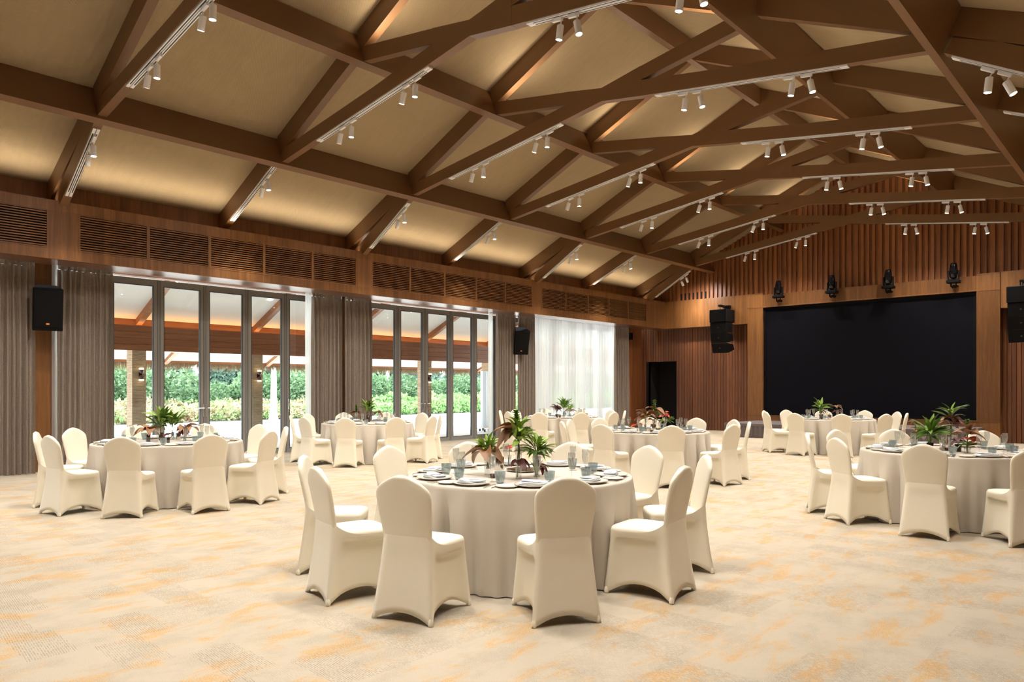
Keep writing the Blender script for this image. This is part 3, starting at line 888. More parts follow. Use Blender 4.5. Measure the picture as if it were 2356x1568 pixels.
def line_array(x, label, badge=True):
    s = empty('line_array', (x, 22.2, 0)); tag(s, label, 'speaker', 'hanging speaker arrays either side of the screen')
    w = 0.30
    MB().box(-w, w, -0.30, 0.30, 3.59, 4.0).obj('subwoofer', M['black'], s, bevel=0.012)
    MB().box(-0.04, 0.04, -0.20, 0.36, 4.10, 4.16).obj('rigging_bar', M['black'], s)
    for dy in (-0.14, 0.16):
        MB().tube([(0, dy, 4.11), (0, dy, 4.0)], 0.012, 6).obj('shackle', M['steel'], s)
    MB().box(-0.10, 0.10, 0.30, 0.44, 4.08, 4.18).obj('wall_bracket', M['black'], s)
    z = 3.58; ang = 0.0; y = -0.29
    for k in range(3):
        ang = R(3 + 8 * k)
        h = 0.335
        y2, z2 = y + math.sin(ang) * h, z - math.cos(ang) * h
        # module as prism in yz: front line from (y,z) to (y2,z2), back narrower
        nb_ = (math.cos(ang), math.sin(ang))
        f0, f1 = (y, z), (y2, z2)
        b0 = (y + 0.46 * nb_[0] , z + 0.46 * nb_[1] * 0.0 - 0.03); b1 = (y2 + 0.44 * nb_[0], z2 + 0.44 * nb_[1] * 0.6 + 0.03)
        ww = w - 0.02
        mb = MB(); mb.rings([[(-ww, *f0), (-ww, *f1), (-ww, *b1), (-ww, *b0)], [(ww, *f0), (ww, *f1), (ww, *b1), (ww, *b0)]])
        o = mb.obj('array_module', M['black'], s, bevel=0.008)
        bd = MB().box(-0.02, 0.02, -0.003, 0.0, -0.018, 0.018).obj('badge', M['logo_grey'], o)
        bd.location = ((y2 - y) * 0, (y + y2) / 2 - 0.004, (z + z2) / 2); bd.rotation_euler = (-ang * -1, 0, 0)
        y, z = y2, z2 - 0.004
line_array(-11.03, 'black speaker array hanging on the timber band between the niche and the screen')
line_array(-2.90, 'black speaker array hanging beyond the screen at the picture edge')

def moving_head(x, label):
    s = empty('moving_head_light', (x, 22.40, 4.30)); tag(s, label, 'stage light', 'moving head lights above the screen')
    MB().box(-0.16, 0.16, -0.11, 0.11, -0.035, 0.045).obj('base', M['black'], s, bevel=0.015)
    yk = MB().box(-0.135, -0.105, -0.03, 0.03, 0.05, 0.30).box(0.105, 0.135, -0.03, 0.03, 0.05, 0.30).box(-0.105, 0.105, -0.03, 0.03, 0.048, 0.075)
    yk.obj('yoke', M['black'], s)
    MB().lathe([(0.0, 0.08), (0.06, 0.085), (0.088, 0.13), (0.10, 0.22), (0.098, 0.34), (0.085, 0.44), (0.07, 0.50), (0.0, 0.50)], 18).obj('head', M['black_gloss'], s, smooth=True)
    MB().lathe([(0.0, 0.505), (0.06, 0.505)], 16).obj('lens', M['glass'], s)
    MB().tube([(-0.06, 0, -0.03), (-0.06, 0.0, -0.11), (-0.02, 0.03, -0.16)], 0.022, 8).obj('clamp', M['black'], s)
    MB().tube([(0.06, 0, -0.03), (0.06, 0.0, -0.10), (0.10, 0.05, -0.13)], 0.018, 8).obj('clamp', M['black'], s)
    MB().box(-0.03, 0.03, 0.0, 0.235, -0.14, -0.08).obj('mounting_arm', M['black'], s)
moving_head(-9.235, 'black moving head stage light above the screen, closest to its speaker array side corner')
moving_head(-7.62, 'black moving head stage light above the screen, second from the door niche side')
moving_head(-6.07, 'black moving head stage light above the screen, third from the door niche side')
moving_head(-4.456, 'black moving head stage light above the screen, fourth and farthest from the door niche')
# small camera speaker and wall sensor in the dark corner
s = empty('ceiling_camera', (-14.45, 21.95, 3.30)); tag(s, 'small black device fixed high in the dark timber corner above the niche', 'camera')
MB().box(-0.08, 0.10, -0.07, 0.07, -0.12, 0.12).obj('housing', M['black'], s, bevel=0.01)
MB().box(-0.20, -0.08, -0.02, 0.02, 0.03, 0.07).obj('bracket', M['black'], s)
s = empty('wall_sensor', (-14.59, 21.85, 2.42)); tag(s, 'tiny black sensor box on the dark timber corner wall', 'sensor')
MB().box(-0.01, 0.03, -0.03, 0.03, -0.06, 0.06).obj('housing', M['black'], s, bevel=0.004)
MB().box(0.03, 0.033, -0.012, 0.012, -0.02, 0.02).obj('sensor_window', M['black_gloss'], s)

# ------------------------------------------------------------------ chairs
def sup_ring(cx, cy, hw, hd, z, n=28, e=3.4):
    out = []
    for i in range(n):
        a = 2 * PI * i / n
        c_, s_ = math.cos(a), math.sin(a)
        out.append((cx + hw * math.copysign(abs(c_) ** (2 / e), c_), cy + hd * math.copysign(abs(s_) ** (2 / e), s_), z))
    return out
def interp(tab, z):
    for (a, va), (b, vb) in zip(tab[:-1], tab[1:]):
        if z <= b:
            t = (z - a) / (b - a); t = max(0, min(1, t))
            return va + (vb - va) * t
    return tab[-1][1]
def make_chair():
    root = empty('banquet_chair')
    W = [(0.38, 0.345), (0.50, 0.350), (0.60, 0.372), (0.70, 0.396), (0.77, 0.404), (0.80, 0.398), (0.82, 0.380), (0.84, 0.345), (0.86, 0.292), (0.88, 0.222), (0.895, 0.155), (0.908, 0.085), (0.9155, 0.02)]
    Yc = [(0.38, -0.172), (0.48, -0.180), (0.60, -0.200), (0.72, -0.222), (0.82, -0.243), (0.915, -0.262)]
    mb = MB(); rs = []
    for z in (0.38, 0.43, 0.48, 0.53, 0.58, 0.63, 0.68, 0.73, 0.77, 0.80, 0.82, 0.835, 0.85, 0.863, 0.876, 0.888, 0.898, 0.906, 0.912, 0.9155):
        th = 0.027 if z < 0.90 else 0.027 * max(0.25, (0.918 - z) / 0.018)
        rs.append(sup_ring(0, interp(Yc, z), interp(W, z) / 2, th, z, 28, 3.0))
    mb.rings(rs)
    mb.obj('backrest', M['spandex'], root, smooth=True)
    # seat
    mb = MB(); rs = []
    for z, k in ((0.395, 0.97), (0.415, 1.0), (0.449, 1.0), (0.463, 0.982), (0.471, 0.945), (0.477, 0.86), (0.482, 0.55), (0.484, 0.08)):
        ring = []
        for x, y, _ in sup_ring(0, 0.035, 0.212 * k, 0.205 * k, z, 36, 5.0):
            ring.append((x * (1 - 0.12 * (0.24 - y) / 0.41), y, z))
        rs.append(ring)
    mb.rings(rs)
    mb.obj('seat', M['spandex'], root, smooth=True)
    # stretched skirt
    top = [(0.209, 0.238), (-0.209, 0.238), (-0.1775, -0.188), (0.1775, -0.188)]
    bot = [(0.218, 0.255), (-0.218, 0.255), (-0.222, -0.262), (0.222, -0.262)]
    # sides order: front (0-1), left (1-2), rear (2-3), right (3-0)
    arch = [0.08, 0.085, 0.060, 0.085]; sag = [0.05, 0.050, 0.012, 0.050]
    nseg, rows = 14, 12
    rs = []
    def seat_edge(x, y):
        hw = 0.2135 * (1 - 0.12 * (0.24 - y) / 0.41); hd = 0.2065
        dx, dy = x, y - 0.035
        k = ((abs(dx) / hw) ** 5 + (abs(dy) / hd) ** 5) ** (-0.2)
        return dx * k, 0.035 + dy * k
    for r in range(rows + 1):
        t = r / rows
        ring = []
        for s in range(4):
            a0, a1 = top[s], top[(s + 1) % 4]; b0, b1 = bot[s], bot[(s + 1) % 4]
            ex, ey = a1[0] - a0[0], a1[1] - a0[1]; ln = math.hypot(ex, ey)
            nx, ny = ey / ln, -ex / ln           # points outward or inward, fixed below
            mx_, my_ = (a0[0] + a1[0]) / 2, (a0[1] + a1[1]) / 2
            if nx * mx_ + ny * my_ < 0: nx, ny = -nx, -ny
            for i in range(nseg):
                u = i / nseg
                tt = t ** 1.15 if s != 2 else t ** 1.3
                tx, ty_ = a0[0] + (a1[0] - a0[0]) * u, a0[1] + (a1[1] - a0[1]) * u
                if s == 2:
                    ty_ = -0.188 - 0.0285 * max(0.0, 1 - abs(2 * u - 1) ** 3) ** (1 / 3.0)
                elif ty_ > -0.165:
                    ex_, ey_ = seat_edge(tx, ty_)
                    m_ = min(1.0, (ty_ + 0.165) / 0.06)
                    tx, ty_ = tx + (ex_ - tx) * m_, ty_ + (ey_ - ty_) * m_
                x = tx * (1 - tt) + (b0[0] + (b1[0] - b0[0]) * u) * tt
                y = ty_ * (1 - tt) + (b0[1] + (b1[1] - b0[1]) * u) * tt
                e_ = min(u, 1 - u) / 0.24; e_ = min(1.0, e_); bell = e_ * e_ * (3 - 2 * e_) * (0.8 + 0.8 * u * (1 - u))
                edge = min(1.0, max(0.0, (t - 0.06) / 0.22)); edge = edge * edge * (3 - 2 * edge)
                o = -sag[s] * bell * edge * (1.0 if s == 2 else (0.75 + 0.25 * t))
                x += nx * o; y += ny * o
                zt = 0.448 if s != 2 else 0.53
                ztt = zt
                if s in (1, 3):
                    f = u if s == 1 else 1 - u        # towards the rear corner
                    ztt = 0.448 + 0.082 * f ** 5
                zb = arch[s] * (1 - (2 * u - 1) ** 2) ** 1.15 if 0 < u < 1 else 0.0
                zb = max(zb, 0.002)
                ring.append((x, y, ztt + (zb - ztt) * t))
        rs.append(ring)
    mb = MB(); mb.rings(rs, False, False)
    # a narrow turned-in hem
    n_ = len(rs[-1]); b = (rows) * n_
    inner = []
    for (x, y, z) in rs[-1]:
        inner.append((x * 0.965, y * 0.965, z + 0.002))
    base = len(mb.v); mb.v += inner
    for i in range(n_):
        j = (i + 1) % n_
        mb.face([b + i, b + j, base + j, base + i])
    mb.obj('skirt', M['spandex'], root, smooth=True)
    pk = MB().lathe([(0.0, 0.0), (0.016, 0.0), (0.0175, 0.012), (0.016, 0.03), (0.010, 0.045), (0.0, 0.05)], 10).mesh('foot_pocket', M['spandex'], smooth=True)
    for x, y in ((0.205, 0.242), (-0.205, 0.242), (-0.207, -0.247), (0.207, -0.247)):
        link_mesh('foot_pocket', pk, root, (x, y, 0.001))
    return root
chair = Proto(make_chair())

TABLES = {
 'T1': dict(c=(-9.79, 3.99), name='table at the first glass doors', ph=-149, R=1.50),
 'T2': dict(c=(-12.10, 8.86), name='table at the second glass doors', ph=-160, R=1.50),
 'T3': dict(c=(-3.966, 4.416), name='front table', ph=None, R=1.55),
 'T4': dict(c=(-10.895, 13.64), name='table at the white sheer', ph=-179, R=1.50),
 'T5': dict(c=(-6.373, 10.36), name='coral flower table', ph=None, R=1.53),
 'T6': dict(c=(-5.82, 17.11), name='table at the black screen', ph=-172, R=1.52),
 'T7': dict(c=(-1.887, 9.32), name='red flower table', ph=None, R=1.52),
}
CH = {
 'T3': [(-5.471, 4.239), (-5.205, 3.18), (-4.385, 2.773), (-3.551, 2.849), (-2.755, 3.501), (-2.53, 4.536), (-2.822, 5.419), (-3.672, 5.912), (-4.482, 5.758), (-5.279, 5.09)],
 'T5': [(-7.397, 9.251), (-7.814, 9.99), (-7.761, 10.79), (-6.343, 8.874), (-5.397, 9.299), (-4.887, 10.21), (-5.075, 11.175), (-5.617, 11.769), (-6.428, 11.95), (-7.22, 11.62)],
 'T7': [(-3.264, 8.747), (-3.296, 9.824), (-2.749, 8.194), (-2.766, 10.446), (-1.812, 7.842), (-1.835, 10.85), (-0.95, 8.05), (-0.42, 8.85), (-0.45, 9.8), (-0.95, 10.6)],
}
T1ANG = [-149.5, -114, -79, -41, -4.7, 29.5, 68, 102.5, 138.5, 175]
def rank_words(items):
    """items: list of (key, x, y) around a table centre; words by place as seen from the camera"""
    near = sorted([i for i in items if i[3] < 0], key=lambda i: i[2]); far = sorted([i for i in items if i[3] >= 0], key=lambda i: i[2])
    out = {}
    for lst, half in ((near, 'near'), (far, 'far')):
        n_ = len(lst)
        for k, it in enumerate(lst):
            if n_ == 1: w = 'only one'
            elif k == 0: w = 'leftmost'
            elif k == n_ - 1: w = 'rightmost'
            elif k < n_ / 2 - 0.5: w = ORD[k] + ' from left'
            elif k == (n_ - 1) / 2: w = 'middle one'
            else: w = ORD[n_ - 1 - k] + ' from right'
            out[it[0]] = (w, half)
    return out
def view_coords(px, py, c):
    # right and depth offsets from a table centre as the camera sees them
    dv = Vector((c[0], c[1], 0)).normalized(); rv = Vector((dv.y, -dv.x, 0))
    d = Vector((px - c[0], py - c[1], 0))
    return d.dot(rv), d.dot(dv)
SEATS = {}
for key, T in TABLES.items():
    cx, cy = T['c']
    if key in CH:
        pos = CH[key]
    elif key == 'T1':
        pos = [(cx + 1.49 * math.cos(R(a)), cy + 1.49 * math.sin(R(a))) for a in T1ANG]
    else:
        pos = [(cx + T['R'] * math.cos(R(T['ph'] + 36 * k)), cy + T['R'] * math.sin(R(T['ph'] + 36 * k))) for k in range(10)]
    mx_, my_ = sum(p[0] for p in pos) / 10, sum(p[1] for p in pos) / 10
    items = [(i, 0) + view_coords(px, py, (mx_, my_)) for i, (px, py) in enumerate(pos)]
    words_ = rank_words(items)
    SEATS[key] = []
    for i, (px, py) in enumerate(pos):
        ang = math.atan2(my_ - py, mx_ - px)          # facing the table
        f = Vector((math.cos(ang), math.sin(ang)))
        # top centre of the back is 0.262 behind the chair's own origin
        o = chair.place((px + f.x * 0.262, py + f.y * 0.262, 0), ang - PI / 2)
        w, half = words_[i]
        tag(o, 'cream covered chair, %s in the %s half, %s' % (w, half, T['name']), 'chair', 'covered chairs at the ' + T['name'])
        SEATS[key].append(math.atan2(py - cy, px - cx))

# ------------------------------------------------------------------ tables and cloths
def make_cloth(seed):
    rnd = random.Random(seed)
    nf = 23
    ph = [rnd.uniform(0, 6.28) for _ in range(5)]
    mb = MB(); rs = []
    n_ = 216
    prof = [(0.0, 0.7500), (0.45, 0.7500), (0.80, 0.7500), (0.893, 0.7500), (0.905, 0.7470), (0.911, 0.737), (0.912, 0.72)]
    for r, z in prof[1:]:
        rs.append([(r * math.cos(2 * PI * i / n_), r * math.sin(2 * PI * i / n_), z) for i in range(n_)])
    for z in (0.66, 0.58, 0.48, 0.36, 0.24, 0.12, 0.05, 0.008):
        t = (0.72 - z) / 0.72
        ring = []
        for i in range(n_):
            a = 2 * PI * i / n_
            w = nf * a + 1.6 * math.sin(2 * a + ph[0]) + 1.1 * math.sin(3 * a + ph[1])
            amp = 0.105 * min(1, t * 2.4) * (0.55 + 0.45 * math.sin(5 * a + ph[2]))
            s_ = math.sin(w)
            rr = 0.915 + 0.01 * t + amp * (1.7 * abs(math.cos(w / 2)) ** 0.7 - 1.15) + 0.012 * math.sin(2 * w + ph[3]) * t
            ring.append((rr * math.cos(a), rr * math.sin(a), z))
        rs.append(ring)
    mb.rings(rs, True, False)
    # the cap faces up: flip the first n-gon
    return mb
for ti, (key, T) in enumerate(TABLES.items()):
    cx, cy = T['c']
    t = empty('round_table', (cx, cy, 0)); tag(t, 'round table hidden under its floor-length cloth, ' + T['name'], 'table', 'round banquet tables')
    MB().lathe([(0.0, 0.722), (0.885, 0.722), (0.895, 0.732), (0.895, 0.742), (0.888, 0.7475), (0.0, 0.7475)], 48).obj('tabletop', M['wood'], t)
    for sx in (-1, 1):
        for sy in (-1, 1):
            MB().tube([(sx * 0.45, sy * 0.3, 0.725), (sx * 0.48, sy * 0.34, 0.0)], 0.018, 8).obj('leg', M['steel'], t)
    o = make_cloth(30 + ti).obj('tablecloth', M['cloth'], None, smooth=True, loc=(cx, cy, 0), rot=(0, 0, ti * 1.1))
    tag(o, 'greige floor-length cloth draped over the ' + T['name'], 'tablecloth', 'round tablecloths')

# ------------------------------------------------------------------ tableware
TZ = 0.7505
def proto_mesh(root_name, parts):
    r = empty(root_name)
    for nm, mb, mt, sm in parts:
        mb.obj(nm, mt, r, smooth=sm)
    return Proto(r)
def lathe_thing(prof, seg=28, **kw): return MB().lathe(prof, seg, **kw)
dinner = MB().lathe([(0.0, 0.0), (0.085, 0.0), (0.10, 0.004), (0.137, 0.018), (0.138, 0.021), (0.128, 0.0205), (0.096, 0.009), (0.0, 0.008)], 32).mesh('dinner_plate', M['china'], True)
bread = MB().lathe([(0.0, 0.0), (0.05, 0.0), (0.060, 0.003), (0.083, 0.013), (0.084, 0.0155), (0.076, 0.0148), (0.055, 0.007), (0.0, 0.006)], 28).mesh('bread_plate', M['china'], True)
flute_p = proto_mesh('champagne_flute', [
    ('foot', MB().lathe([(0.0, 0.0), (0.034, 0.0), (0.033, 0.003), (0.008, 0.006), (0.0045, 0.012)], 20), M['glass'], True),
    ('stem', MB().lathe([(0.0045, 0.012), (0.004, 0.045), (0.005, 0.075), (0.009, 0.088)], 12), M['glass'], True),
    ('bowl', MB().lathe([(0.003, 0.086), (0.012, 0.094), (0.021, 0.115), (0.0265, 0.145), (0.0275, 0.175), (0.0255, 0.208), (0.0245, 0.208), (0.0262, 0.175), (0.025, 0.145), (0.019, 0.115), (0.0, 0.098)], 24), M['glass'], True)])
tumbler_p = proto_mesh('ribbed_tumbler', [
    ('cup', MB().lathe([(0.024, 0.003), (0.031, 0.02), (0.037, 0.045), (0.040, 0.068), (0.0415, 0.090)], 44, ripple=0.016), M['tumbler'], False),
    ('inner_wall', MB().lathe([(0.0385, 0.090), (0.036, 0.06), (0.031, 0.03), (0.0, 0.014)], 22), M['tumbler'], True),
    ('base', MB().lathe([(0.0, 0.0), (0.024, 0.0), (0.027, 0.010), (0.0, 0.013)], 22), M['tumbler'], True)])
def napkin_mesh(seed):
    rnd = random.Random(seed); mb = MB()
    for k, (w, d, z0, z1, dx, rz) in enumerate(((0.105, 0.052, 0.010, 0.020, 0.0, 0.0), (0.100, 0.050, 0.0205, 0.031, 0.004, 0.06), (0.070, 0.040, 0.0315, 0.037, -0.015, -0.18))):
        rs = []
        for z, kx in ((z0, 0.985), ((z0 + z1) / 2, 1.0), (z1, 0.97)):
            ring = []
            for x, y, _ in sup_ring(0, 0, w * kx, d * kx, z, 24, 8):
                X = x * math.cos(rz) - y * math.sin(rz) + dx; Y = x * math.sin(rz) + y * math.cos(rz)
                ring.append((X, Y, z + 0.004 * math.sin(X * 38 + k * 2 + seed)))
            rs.append(ring)
        mb.rings(rs)
    return mb.mesh('napkin', M['napkin'], True)
napkins = [napkin_mesh(i) for i in range(3)]
def knife_mesh():
    mb = MB()
    mb.rings([sup_ring(0, 0, 0.0055, 0.0, 0.0, 8)] , False, False) if False else None
    mb.box(-0.006, 0.006, -0.10, 0.0, 0.001, 0.007); mb.box(-0.008, 0.006, 0.0, 0.095, 0.002, 0.004); mb.box(-0.004, 0.006, 0.095, 0.11, 0.002, 0.004)
    return mb.mesh('knife', M['chrome'])
def fork_mesh():
    mb = MB(); mb.box(-0.004, 0.004, -0.10, 0.03, 0.001, 0.005); mb.box(-0.011, 0.011, 0.03, 0.05, 0.003, 0.006)
    for k in range(4): mb.box(-0.011 + k * 0.0063, -0.0082 + k * 0.0063, 0.05, 0.095, 0.003, 0.006)
    return mb.mesh('fork', M['chrome'])
def spoon_mesh():
    mb = MB(); mb.box(-0.0035, 0.0035, -0.10, 0.035, 0.001, 0.005)
    rs = []
    for k, z in ((0.35, 0.001), (1.0, 0.006), (0.8, 0.0065)):
        rs.append([(0.019 * k * math.cos(2 * PI * i / 14), 0.062 + 0.030 * k * math.sin(2 * PI * i / 14), z) for i in range(14)])
    mb.rings(rs)
    return mb.mesh('spoon', M['chrome'], True)
KN, FK, SPN = knife_mesh(), fork_mesh(), spoon_mesh()
def seat_angles(key):
    T = TABLES[key]
    if key == 'T3': return [R(-148 + 36 * k) for k in range(10)]
    # even settings between the chairs' own angles
    best = sorted(SEATS[key]); base = sum(((math.degrees(a) + 360) % 36) for a in best) / 10
    import cmath
    m_ = sum(cmath.exp(1j * a * 10) for a in best); off = cmath.phase(m_) / 10
    return [off + R(36 * k) for k in range(10)]
rnd = random.Random(3)
for key, T in TABLES.items():
    cx, cy = T['c']
    angs = seat_angles(key)
    items = [(i, 0) + view_coords(cx + math.cos(a), cy + math.sin(a), (cx, cy)) for i, a in enumerate(angs)]
    ww = rank_words(items)
    cut = key in ('T3', 'T1', 'T7', 'T5')
    for i, a in enumerate(angs):
        w, half = ww[i]
        at_ = '%s, %s half, %s' % (w, half, T['name'])
        def P(r, da):
            b_ = a + R(da) + rnd.uniform(-0.02, 0.02)
            return (cx + r * math.cos(b_), cy + r * math.sin(b_), TZ)
        face_in = a + PI / 2
        p = P(0.735, 0)
        o = link_mesh('dinner_plate', dinner, None, p); tag(o, 'dinner plate under napkin, ' + at_, 'plate', 'dinner plates')
        o = link_mesh('napkin', napkins[i % 3], None, (p[0], p[1], p[2] + 0.006), (0, 0, face_in + rnd.uniform(-0.25, 0.25))); tag(o, 'folded pale napkin, ' + at_, 'napkin', 'folded napkins')
        o = link_mesh('bread_plate', bread, None, P(0.79, -14.5)); tag(o, 'small side plate, ' + at_, 'plate', 'side plates')
        q = P(0.60, 13.5)
        o = tumbler_p.place(q, rnd.uniform(0, 1)); tag(o, 'blue-grey ribbed tumbler, ' + at_, 'tumbler', 'ribbed tumblers')
        o = flute_p.place(P(0.53, 5), 0); tag(o, 'empty champagne flute, ' + at_, 'glass', 'champagne flutes')
        if cut:
            for nm, me, r_, da, rot in (('fork', FK, 0.775, -25 + 14, 0.0), ('knife', KN, 0.775, 12.0, 0.12), ('spoon', SPN, 0.775, 14.5, 0.2)):
                q = P(r_, da)
                o = link_mesh(nm, me, None, q, (0, 0, a + PI / 2 + rot)); tag(o, 'polished %s, %s' % (nm, at_), nm, nm + 's on the tables')

# ------------------------------------------------------------------ centrepieces
def leaf_mesh(name, ln, wd, curl, mt, fold=0.25, tip=1.0, droop=0.0):
    # a leaf along +y, growing from the origin, curling down
    mb = MB(); n_ = 7; rs = []
    for k in range(n_ + 1):
        t = k / n_
        w = wd * (math.sin(PI * min(1, t * 0.97 + 0.02)) ** tip)
        ang = curl * t
        y = ln * t * math.cos(ang * 0.6); z = -ln * t * math.sin(ang) * 0.9
        rs.append([(-w / 2, y, z + w * fold), (-w / 4, y, z + w * fold * 0.4), (0, y, z), (w / 4, y, z + w * fold * 0.4), (w / 2, y, z + w * fold)])
    mb.rings(rs, False, False, closed=False)
    # underside for thickness
    b = len(mb.v); off = [(x, y, z - 0.0012) for (x, y, z) in mb.v]
    faces = list(mb.f); mb.v += off
    for f in faces: mb.face([i + b for i in reversed(f)])
    return mb.mesh(name, mt, True)
LV = {
 'green': [leaf_mesh('leaf', 0.15, 0.032, 0.5, M['leaf']), leaf_mesh('leaf', 0.12, 0.030, 0.9, M['leaf']), leaf_mesh('leaf', 0.14, 0.033, 0.2, M['lime'])],
 'lime': [leaf_mesh('leaf', 0.085, 0.040, 0.5, M['lime']), leaf_mesh('leaf', 0.075, 0.038, 0.9, M['lime']), leaf_mesh('leaf', 0.09, 0.036, 0.2, M['lime'])],
 'rust': [leaf_mesh('leaf', 0.17, 0.085, 1.1, M['rust'], 0.35, 0.8), leaf_mesh('leaf', 0.14, 0.08, 1.4, M['rust'], 0.45, 0.8), leaf_mesh('leaf', 0.12, 0.07, 0.7, M['rust'], 0.3, 0.8)],
 'maroon': [leaf_mesh('leaf', 0.12, 0.06, 1.5, M['maroon'], 0.35, 0.8), leaf_mesh('leaf', 0.09, 0.055, 1.2, M['maroon'], 0.4, 0.8)],
 'coral': [leaf_mesh('spathe', 0.075, 0.068, 0.7, M['coral'], 0.15, 0.6)],
 'spike': [leaf_mesh('leaf', 0.042, 0.044, 0.9, M['leaf'], 0.3, 0.6)],
}
def bunch(kind, origin, spread, n_, label, tilt=(0.2, 1.1), seed=0, size=1.0, height=0.0, lean=None):
    rnd = random.Random(seed)
    r = empty('foliage_bunch' if kind != 'coral' else 'anthurium_flower', origin)
    tag(r, label, 'plant' if kind != 'coral' else 'flower', 'centrepiece greenery')
    st = MB()
    for k in range(max(2, n_ // 4)):
        a = rnd.uniform(0, 6.28)
        st.tube([(0.012 * math.cos(a), 0.012 * math.sin(a), -0.11), (0, 0, 0), (spread * 0.3 * math.cos(a), spread * 0.3 * math.sin(a), height + 0.03)], 0.0035, 6)
    st.obj('stem', M['stem'], r)
    n_ = int(n_ * (1.5 if kind in ('green', 'lime') else 1.15)); size *= 1.12 if kind in ('green', 'lime') else 1.0
    for k in range(n_):
        me = rnd.choice(LV[kind])
        a = 2 * PI * k / n_ * 2.4 + rnd.uniform(-0.3, 0.3)
        if lean is not None and rnd.random() < 0.75: a = lean + rnd.uniform(-0.9, 0.9)
        el = rnd.uniform(*tilt)                 # 0 = straight up
        s_ = size * rnd.uniform(0.75, 1.15)
        rad = spread * rnd.uniform(0.0, 0.7)
        z = height * rnd.uniform(0.2, 1.0) + 0.01
        o = link_mesh('leaf' if kind != 'coral' else 'spathe', me, r, (rad * math.cos(a), rad * math.sin(a), z), (0, 0, 0), (s_, s_, s_))
        o.rotation_euler = (Matrix.Rotation(a - PI / 2, 3, 'Z') @ Matrix.Rotation(PI / 2 - el, 3, 'X') @ Matrix.Rotation(rnd.uniform(-0.5, 0.5), 3, 'Y')).to_euler()
    return r
def spike(origin, h, label, seed=0, lean=(0, 0)):
    rnd = random.Random(seed)
    r = empty('leafy_spike', origin); tag(r, label, 'plant', 'centrepiece greenery')
    MB().tube([(0, 0, -0.10), (0, 0, 0), (lean[0] * h, lean[1] * h, h)], 0.004, 6).obj('stem', M['stem'], r)
    k = 0; z = h * 0.15
    while z < h:
        for s_ in (0, 1):
            a = k * 1.4 + s_ * PI
            t = z / h
            o = link_mesh('leaf', LV['spike'][0], r, (lean[0] * z, lean[1] * z, z), (0, 0, 0), (1.05, 1.05, 1.05))
            o.rotation_euler = (Matrix.Rotation(a, 3, 'Z') @ Matrix.Rotation(R(66), 3, 'X')).to_euler()
        z += 0.017; k += 1
    return r
def vase(p, rad, h, label, kind='clear', flare=1.15):
    mt = {'clear': M['glass'], 'brown': M['candle'], 'dark': M['brown_glass']}[kind]
    r = empty('glass_vase', p); tag(r, label, 'vase', 'centrepiece vases')
    MB().lathe([(rad * 0.96, 0.002), (rad, 0.02), (rad, h * 0.6), (rad * flare, h), (rad * flare - 0.003, h), (rad - 0.003, h * 0.6), (rad - 0.003, 0.012)], 22).obj('wall', mt, r, smooth=True)
    MB().lathe([(0.0, 0.0), (rad * 0.96, 0.0), (rad * 0.98, 0.010), (0.0, 0.012)], 22).obj('base', mt, r, smooth=True)
    return r
def canister(p, label, s=1.0):
    r = empty('silver_canister', p); tag(r, label, 'jar', 'silver jars on the tables')
    MB().lathe([(0.0, 0.0), (0.036 * s, 0.0), (0.038 * s, 0.01), (0.038 * s, 0.085 * s), (0.033 * s, 0.095 * s), (0.0, 0.096 * s)], 22).obj('body', M['mirror'], r, smooth=True)
    MB().lathe([(0.0, 0.118 * s), (0.008 * s, 0.116 * s), (0.010 * s, 0.108 * s), (0.006 * s, 0.0965 * s)], 12).obj('knob', M['mirror'], r, smooth=True)
def tealight(p, label):
    r = empty('candle_jar', p); tag(r, label, 'candle', 'candle jars on the tables')
    MB().lathe([(0.0, 0.0), (0.022, 0.0), (0.026, 0.006), (0.027, 0.032), (0.024, 0.032), (0.022, 0.02), (0.0, 0.018)], 18).obj('jar', M['candle'], r, smooth=True)
    MB().lathe([(0.0, 0.0235), (0.0215, 0.0235)], 14).obj('wax', M['wax'], r)
def tray(p, label, s=1.0):
    r = empty('round_tray', p); tag(r, label, 'tray', 'trays on the tables')
    MB().lathe([(0.0, 0.002), (0.11 * s, 0.002), (0.145 * s, 0.012), (0.15 * s, 0.018), (0.142 * s, 0.0155), (0.108 * s, 0.006), (0.0, 0.006)], 36).obj('plate', M['mirror'], r, smooth=True)
    return r
def at(u, v, dz=0.0):
    p = on_z(u, v, TZ); return (p.x, p.y, TZ + dz)
def up(p, dz): return (p[0], p[1], p[2] + dz)
LEFTW = math.atan2(-RT.y, -RT.x)      # world direction of picture left
CAMW = math.atan2(-FW.y, -FW.x)       # towards the camera
RIGHTW = math.atan2(RT.y, RT.x)

# front table
ft = 'on the front table'
p = at(1122, 1092); vase(p, 0.028, 0.16, 'clear vase of drooping rust leaves ' + ft)
bunch('lime', up(p, 0.16), 0.07, 20, 'green leafy sprig over the rust-leaf vase ' + ft, (0.1, 1.2), 1, 1.05, 0.09)
bunch('rust', up(p, 0.17), 0.05, 6, 'large drooping rust leaves in the clear vase ' + ft, (0.9, 1.5), 2, 1.15, 0.03, lean=LEFTW)
p = at(1193, 1101); vase(p, 0.024, 0.26, 'tallest clear vase wrapped in a maroon leaf ' + ft, flare=1.35)
bunch('lime', up(p, 0.24), 0.08, 30, 'lime green leaves crowning the tallest vase ' + ft, (0.1, 1.5), 3, 1.1, 0.17)
bunch('rust', up(p, 0.30), 0.05, 6, 'curled brown leaves hanging from the tallest vase ' + ft, (0.6, 1.5), 4, 1.1, 0.08, lean=LEFTW)
bunch('maroon', up(p, 0.125), 0.03, 7, 'maroon leaf collar around the tallest vase ' + ft, (1.0, 1.5), 5, 0.95, 0.0)
spike(up(p, 0.27), 0.25, 'upright stacked green leaf spike highest ' + ft, 6, (-0.06, -0.05))
